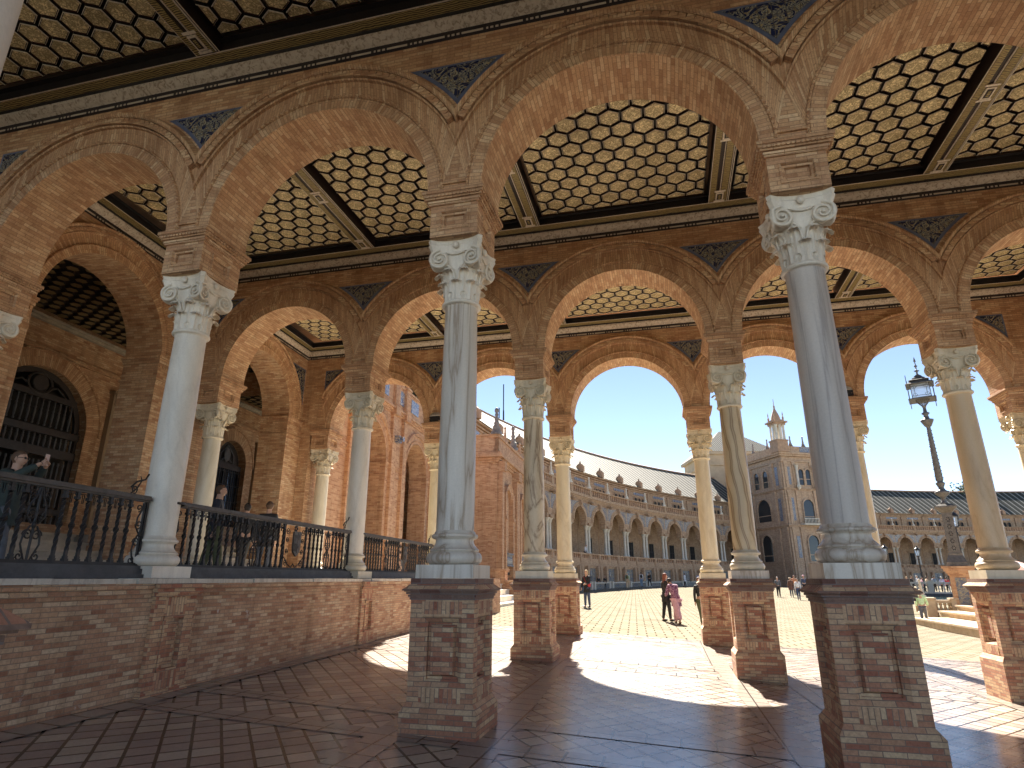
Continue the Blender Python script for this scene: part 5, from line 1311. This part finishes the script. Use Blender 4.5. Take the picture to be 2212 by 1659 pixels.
def person(label,loc,face,h,top,legs,hair,skin=SKIN,hairlen=0,lean=0,stride=.1,arms=((0,0),(0,0)),shoes=None,wide=0,coat=0,sub=1,group='people in the plaza',hat=None,bag=None,phone=False,glasses=False,fingers=True,headturn=0,backpack=None,hands_pts=None):
    """face = heading the person looks to, radians about z; local +Y is forward"""
    t=thing('person',label,'person',loc,face,group)
    V=Vector
    pel=V((0,0,.53)); sp=V((0,lean*.12,.63)); ch=V((0,lean*.3,.74)); nk=V((0,lean*.42,.83)); hd=V((0,lean*.55+.01,.925-lean*.03))
    J=[pel,sp,ch,nk,hd]; E=[(0,1),(1,2),(2,3),(3,4)]; Rr=[(.075,.06),(.066,.052),(.08,.058),(.032,.032),(.038,.04)]
    arm=[]; 
    for s,(fwd,out) in zip((-1,1),arms):
        k=len(J); sh=ch+V((s*.095,0,.055)); 
        el=sh+V((s*(.025+out*.1),fwd*.08,-.175+abs(fwd)*.03)); 
        wr=el+V((-s*fwd*.03+s*out*.05,fwd*.15+.01,-.15+fwd*.17)); ha=wr+(wr-el).normalized()*.035
        if hands_pts and hands_pts.get(s): 
            wr=V(hands_pts[s]); mid=(sh+wr)/2; el=mid+V((s*.05,-.02,-.07)); ha=wr+(wr-el).normalized()*.03
        J+= [sh,el,wr,ha]; E+=[(2,k),(k,k+1),(k+1,k+2),(k+2,k+3)]; Rr+=[.036,.025,.017,(.02,.014)]; arm.append((k,k+1,k+2,k+3))
    leg=[]
    for s in (-1,1):
        k=len(J); st=stride*s; hp=pel+V((s*.045,0,-.03)); kn=V((s*.05,st*.55+.015*abs(stride)*5,.285)); an=V((s*.052,st-.01,.045)); toe=V((s*.058,st+.075,.018))
        if stride>.18 and s<0: an=V((s*.052,st-.03,.085)); toe=V((s*.055,st+.035,.02))
        J+=[hp,kn,an,toe]; E+=[(0,k),(k,k+1),(k+1,k+2),(k+2,k+3)]; Rr+=[.055,.036,.023,(.022,.015)]; leg.append((k,k+1,k+2,k+3))
    pts=[p*h for p in J]; rad=[tuple(a*h for a in r) if isinstance(r,tuple) else r*h for r in Rr]
    bm_=to_mb(skin_mesh(pts,E,rad,0,sub)); 
    # head with face
    rot=Matrix.Rotation(headturn,3,'Z')
    def hf(d,p):
        q=p.copy()
        if d.z<-.1: q.x*=1-.28*min(1,(-d.z-.1)*1.1); q.y*=1-.08*(-d.z)
        if d.y>.75 and abs(d.x)<.35 and -.35<d.z<.15: q.y+=.016*h*(.35-abs(d.x))/.35*(1 if d.z<0 else .5)
        if d.y>.6 and .2>d.z>.02 and .2<abs(d.x)<.6: q.y-=.005*h
        return q
    hc=hd*h+V((0,.004*h,0)); bm_.ellip(hc,(.042*h,.053*h,.063*h),14,12,0,rot,hf)
    for s in (-1,1): bm_.ellip(hc+rot@V((s*.043*h,-.002*h,0)),(.006*h,.012*h,.018*h),6,5)
    for s in (-1,1): bm_.ellip(hc+rot@V((s*.016*h,.049*h,.008*h)),(.006*h,.004*h,.0035*h),6,4,1)
    bm_.ellip(hc+rot@V((0,.05*h,-.028*h)),(.013*h,.004*h,.0035*h),6,4,2)
    if fingers:
        for (k0,k1,k2,k3),s in zip(arm,(-1,1)):
            d=(J[k3]-J[k2]).normalized(); a=d.cross(V((s,0,.2))).normalized(); b=d.cross(a).normalized(); base=J[k3]*h
            for q,L in enumerate((.040,.045,.042,.033)):
                o=base+a*(q-1.5)*.0095*h; bm_.tube([o,o+d*L*.45*h,o+d*L*.8*h-b*.35*L*h*s,o+d*L*.9*h-b*.7*L*h*s],[.0052*h,.005*h,.0045*h,.0035*h],5)
            o=(J[k2]*.5+J[k3]*.5)*h+a*.018*h; bm_.tube([o,o+(d*.018+a*.012)*h,o+(d*.034+a*.006)*h],[.006*h,.005*h,.004*h],5)
    M_EYE=bpy.data.materials.get('eye_dark') or newmat('eye_dark',.3,(.02,.015,.012))[0]; M_LIP=bpy.data.materials.get('lip') or newmat('lip',.5,(.33,.12,.1))[0]
    part('body',bm_,[skin,M_EYE,M_LIP],t)
    # top garment: torso and sleeves
    def sub_graph(idx,ed,grow,root,name,mat,extra=None):
        mp={j:i for i,j in enumerate(idx)}; P=[pts[j] for j in idx]; Rd=[]
        for j in idx:
            r=rad[j]; gr=grow(j) if callable(grow) else grow
            Rd.append(tuple(a+gr*h for a in r) if isinstance(r,tuple) else (r+gr*h,)*2)
        me=skin_mesh(P,[(mp[a],mp[b]) for a,b in ed],Rd,mp[root],sub,name); mb=to_mb(me); bpy.data.meshes.remove(me)
        return part(name,mb,[mat],t)
    idx=[0,1,2,3]+[j for a in arm for j in a[:3]]; ed=[(0,1),(1,2),(2,3)]+[e for a in arm for e in ((2,a[0]),(a[0],a[1]),(a[1],a[2]))]
    sub_graph(idx,ed,lambda j: (.009+coat*.5 if j in (0,1,2) else .005 if j==3 else .008+coat*.3),2,'jacket' if coat else 'top',top)
    idx=[0]+[j for a in leg for j in a[:3]]; ed=[e for a in leg for e in ((0,a[0]),(a[0],a[1]),(a[1],a[2]))]
    sub_graph(idx,ed,lambda j:(.004 if j==0 else .008+wide*(.6 if j in (leg[0][0],leg[1][0]) else 1)),0,'trousers',legs)
    for a in leg:
        m=MB(); an=pts[a[2]]; toe=pts[a[3]]; c=(an+toe)/2; c.z=min(an.z,toe.z)*.5+.012*h; d=toe-an; ang=math.atan2(d.z+.027*h,d.y)
        m.ellip(c+V((0,-.004*h,.004*h)),(.027*h,.075*h,.024*h),10,6,0,Matrix.Rotation(ang*.6,3,'X')); part('shoe',m,[shoes or M_IRON],t)
    if coat>0:
        m=MB(); n=16; L=.53-.12-coat*1.2; rows=[]
        for i in range(5):
            q=i/4; z=.6-(.6-L)*q; rows.append([V(((.092+.02*q+coat*.3)*cos(2*pi*k/n),(.07+.018*q+coat*.3)*sin(2*pi*k/n)+lean*.08*(1-q),z))*h for k in range(n)])
        m.grid(rows,0,None,True,cv=True); part('coat_skirt',m,[top],t)
    # hair
    m=MB()
    def hhair(d,p):
        q=p.copy()
        if d.y>.35 and d.z<.55: q*=.82
        if d.z<-.25: q*=.9
        return q
    m.ellip(hc+V((0,-.008*h,.008*h)),(.05*h,.059*h,.066*h),14,10,0,rot,hhair)
    if hairlen:
        n=9; rows=[]
        for i in range(8):
            q=i/7; z=.05*h-hairlen*h*q; w=(.046+.012*sin(pi*q))*h*(1-.35*q)
            rows.append([hc+rot@V((w*sin(a),-.022*h-w*.75*cos(a)-.012*h*q,z)) for a in [(-1.5+3*j/n) for j in range(n+1)]]+[hc+rot@V((w*.7*sin(-a),-.012*h-.01*h*q,z)) for a in [(-1.3+2.6*j/n) for j in range(n+1)]])
        m.grid(rows,0,None,True,cv=True)
    part('hair',m,[hair],t)
    if hat:
        m=MB(); m.lathe([(.085*h,0),(.087*h,.004*h),(.055*h,.01*h),(.052*h,.045*h),(.03*h,.055*h),(0,.056*h)],14,0,hc.x,hc.y-.004*h,hc.z+.022*h); part('hat',m,[hat],t)
    if glasses:
        m=MB()
        for s in (-1,1): m.ellip(hc+rot@V((s*.018*h,.055*h,.009*h)),(.015*h,.004*h,.01*h),8,6); m.tube([hc+rot@V((s*.033*h,.05*h,.01*h)),hc+rot@V((s*.046*h,0,.01*h))],.002*h,4)
        part('glasses',m,[M_IRON],t)
    if bag:
        mat,side_,z=bag; m=MB(); m.ellip((side_*.125*h,.05*h,z*h),(.03*h,.07*h,.06*h),12,8); o=part('bag',m,[mat],t)
        m=MB(); m.tube([V((-side_*.06,.05,.82))*h,V((0,.085,.72))*h,V((side_*.1,.085,.6))*h,V((side_*.125,.06,z+.05))*h],.006*h,5); part('bag_strap',m,[mat],t)
    if backpack:
        m=MB(); m.ellip((0,-.085*h,.71*h),(.085*h,.05*h,.115*h),12,9); part('backpack',m,[backpack],t)
    return t,(J[arm[1][3]]*h,J[arm[0][3]]*h)
C_=lambda n,c,p=None:cloth(n,c,p)
K_BLACK=C_('black_cloth',(.02,.02,.022)); K_GREY=C_('grey_cloth',(.12,.13,.15)); K_NAVY=C_('navy_denim',(.06,.08,.14)); K_RED=C_('red_leather',(.42,.03,.04)); K_WHITE=C_('white_cloth',(.7,.7,.72)); K_PURP=C_('purple_patterned_cloth',(.14,.035,.09),(.35,.2,.28)); K_PINK=C_('pink_cloth',(.62,.36,.42)); K_DNAVY=C_('dark_navy_cloth',(.025,.028,.04)); K_DJEAN=C_('dark_denim',(.05,.06,.085)); K_OLIVE=C_('olive_cloth',(.11,.12,.06)); K_GREEN=C_('dark_green_cloth',(.035,.05,.045)); K_LIME=C_('pale_green_cloth',(.5,.72,.45)); K_BROWN=C_('brown_leather',(.16,.075,.05)); K_TAN=C_('beige_cloth',(.5,.4,.28)); K_BLUE=C_('light_denim',(.2,.28,.38)); K_ORANGE=C_('orange_cloth',(.6,.24,.12)); K_LAV=C_('lavender_cloth',(.4,.42,.62)); K_SAGE=C_('sage_cloth',(.32,.4,.33))
H_BLOND=plain('blond_hair',(.55,.4,.2)); H_RED=plain('auburn_hair',(.2,.06,.035)); H_DARK=plain('dark_hair',(.025,.018,.015)); H_BROWN=plain('brown_hair',(.1,.055,.03)); H_GREY=plain('grey_hair',(.45,.43,.4)); K_SHOE=plain('tan_shoe',(.25,.14,.08)); K_WSH=plain('white_shoe',(.6,.6,.6))
def G(x,y): return (x,y,gz(x,y))
person('blond woman in black jacket and navy trousers with red shoulder bag, standing on the plaza',G(-3.83,30.4),R(150),1.70,K_BLACK,K_NAVY,H_BLOND,hairlen=.13,bag=(K_RED,-1,.6),arms=((.75,.1),(.2,.2)),coat=.012,stride=.03,sub=2)
person('auburn long-haired woman in black, embracing the woman in the purple jacket',G(-.18,24.4),R(-60),1.68,K_BLACK,K_BLACK,H_RED,hairlen=.25,arms=((.7,.2),(.6,.1)),stride=.06,sub=2,bag=(K_BLACK,1,.45),coat=.01)
person('stooping dark-haired woman in a purple patterned jacket and wide pink trousers',G(.18,23.5),R(25),1.55,K_PURP,K_PINK,H_DARK,hairlen=.12,lean=.55,stride=.2,wide=.03,coat=.03,arms=((.7,.0),(.5,.0)),sub=2,shoes=K_SHOE)
person('walker in olive trousers and dark top, mostly hidden behind the slim yellow column',G(.98,23.4),R(200),1.6,K_BLACK,K_OLIVE,H_BROWN,stride=.15,shoes=K_SHOE)
person('stroller with green jacket and pale trousers seen from behind, in the plaza centre',G(-4.4,70),R(-5),1.75,K_SAGE,K_TAN,H_GREY,backpack=K_OLIVE,stride=.05,hat=K_SAGE)
person('person in blue jeans with dark backpack, at the foot of the far benches',G(-3.3,78.5),R(10),1.72,K_WHITE,K_BLUE,H_DARK,backpack=K_BLACK)
person('person all in black with white shoes near the far benches',G(-2.4,80.5),R(-30),1.72,K_BLACK,K_BLACK,H_DARK,shoes=K_WSH)
person('person with dark umbrella-like hair and white shawl, right of the embracing women',G(2.0,90.5),R(70),1.72,K_WHITE,K_BLACK,H_DARK,hairlen=.1,coat=.03)
person('person in lavender shirt left of the two yellowish columns',G(3.9,93.5),R(180),1.72,K_LAV,K_NAVY,H_GREY)
person('person in patterned scarf beside the lavender shirt',G(4.2,92),R(160),1.72,K_PURP,K_TAN,H_GREY,coat=.02)
person('person in pale green top and dark trousers walking beside the big right pedestal',G(10.85,32.5),R(-20),1.52,K_LIME,K_GREY,H_BLOND,stride=.16,arms=((.3,.2),(.4,.2)),sub=2)
person('person with brown leather coat and tan hat walking toward the camera',G(9.9,58.4),R(170),1.62,K_BROWN,K_GREY,H_BROWN,hat=K_TAN,coat=.03,stride=.1)
person('person in white sweater with dark straps walking next to the tan hat',G(9.5,53.2),R(175),1.6,K_WHITE,K_NAVY,H_BROWN,stride=.12)
person('person in orange top behind the white sweater',G(11.1,63.5),R(180),1.75,K_ORANGE,K_GREY,H_RED,hairlen=.1)
person('person with pink headwear and dark vest, right of the white sweater',G(12.3,65.5),R(190),1.76,K_NAVY,K_BLACK,H_GREY,hat=K_PINK)
person('person in grey with pale hair, half hidden by the wood-grained column pedestal',G(8.85,58.2),R(170),1.66,K_GREY,K_BLACK,H_GREY)
# seated pair on the far bench, spectators at the canal
for k,(x,y,c,hh,lb) in enumerate(((-7.35,68.6,K_BLACK,H_DARK,'left one of two dark-clad people by the pale alcove'),(-6.8,69.8,K_BLACK,H_GREY,'right one of two dark-clad people by the pale alcove'))): person(lb,(x,y,gz(x,y)),R(200),1.35,c,K_BLACK,hh,fingers=False)
canal=[(1948,K_GREY,H_DARK,'dark-haired person in grey, leftmost behind the canal balustrade'),(1958,K_WHITE,H_BLOND,'blond person in white behind the canal balustrade'),(1968,K_BLACK,H_DARK,'person in black behind the canal balustrade, right of the blond one'),(1980,K_WHITE,H_GREY,'grey-haired person in white behind the canal balustrade'),(1990,K_PINK,H_BROWN,'person in pink behind the canal balustrade'),(2001,K_TAN,H_DARK,'person in beige behind the canal balustrade'),(2016,K_BLUE,H_DARK,'person in blue jacket behind the canal balustrade'),(2033,K_LAV,H_GREY,'person in lavender behind the canal balustrade'),(2044,K_RED,H_DARK,'person in red, rightmost behind the canal balustrade')]
for k,(px,c,hh,lb) in enumerate(canal):
    az=math.atan((px-1106)/1385)-R(13.8); D=72+(k*37%7); x,y=D*sin(az),D*cos(az); person(lb,(x,y,gz(x,y)),R(180+k*20),1.55+.03*(k%4),c,K_BLACK,hh,fingers=False,stride=.03)
# people on the left landing
LZ=1.395
_,hp=person('man in dark green jacket and glasses photographing with a phone behind the railing',(-8.3,6.25,LZ),R(-75),1.63,K_GREEN,K_GREY,H_BROWN,coat=.012,sub=2,glasses=True,hands_pts={-1:(-.045,.2,.875),1:(.04,.2,.875)},group='people on the landing')
m=MB(); m.box(-.037,.037,-.004,.004,0,.15); m.box(-.03,-.012,-.006,-.004,.11,.14,1)
z=Matrix.Rotation(R(-75),4,'Z'); p=z@Vector((0,.2*1.63+.05,.9*1.63)); o=part('smartphone',m,[plain('pink_phone_case',(.6,.42,.36),.3),M_IRON],None,(-8.3+p.x,6.25+p.y,LZ+p.z-.04),(0,0,R(-75))); tag(o,'pinkish smartphone held up by the man at the railing','phone')
person('dark-haired person in navy sweater with grey round print, by the second pale column',(-7.95,9.75,LZ),R(-60),1.66,K_DNAVY,K_OLIVE,H_BROWN,coat=.01,sub=2,wide=.01,group='people on the landing')
person('person in black with hair tied up, lowest head behind the shield railing',(-9.2,12.25,LZ),R(60),1.64,K_BLACK,K_BLACK,H_DARK,sub=2,group='people on the landing')
person('curly brown-haired person in black jacket and jeans behind the bronze shield',(-8.6,12.2,LZ),R(20),1.66,K_BLACK,K_DJEAN,H_BROWN,sub=2,group='people on the landing',coat=.01)
person('person leaning on the far gallery balustrade, white top',(*gpt(R(15.3),-.2),3.45),R(-110),1.65,K_WHITE,K_BLACK,H_GREY,fingers=False,lean=.2)
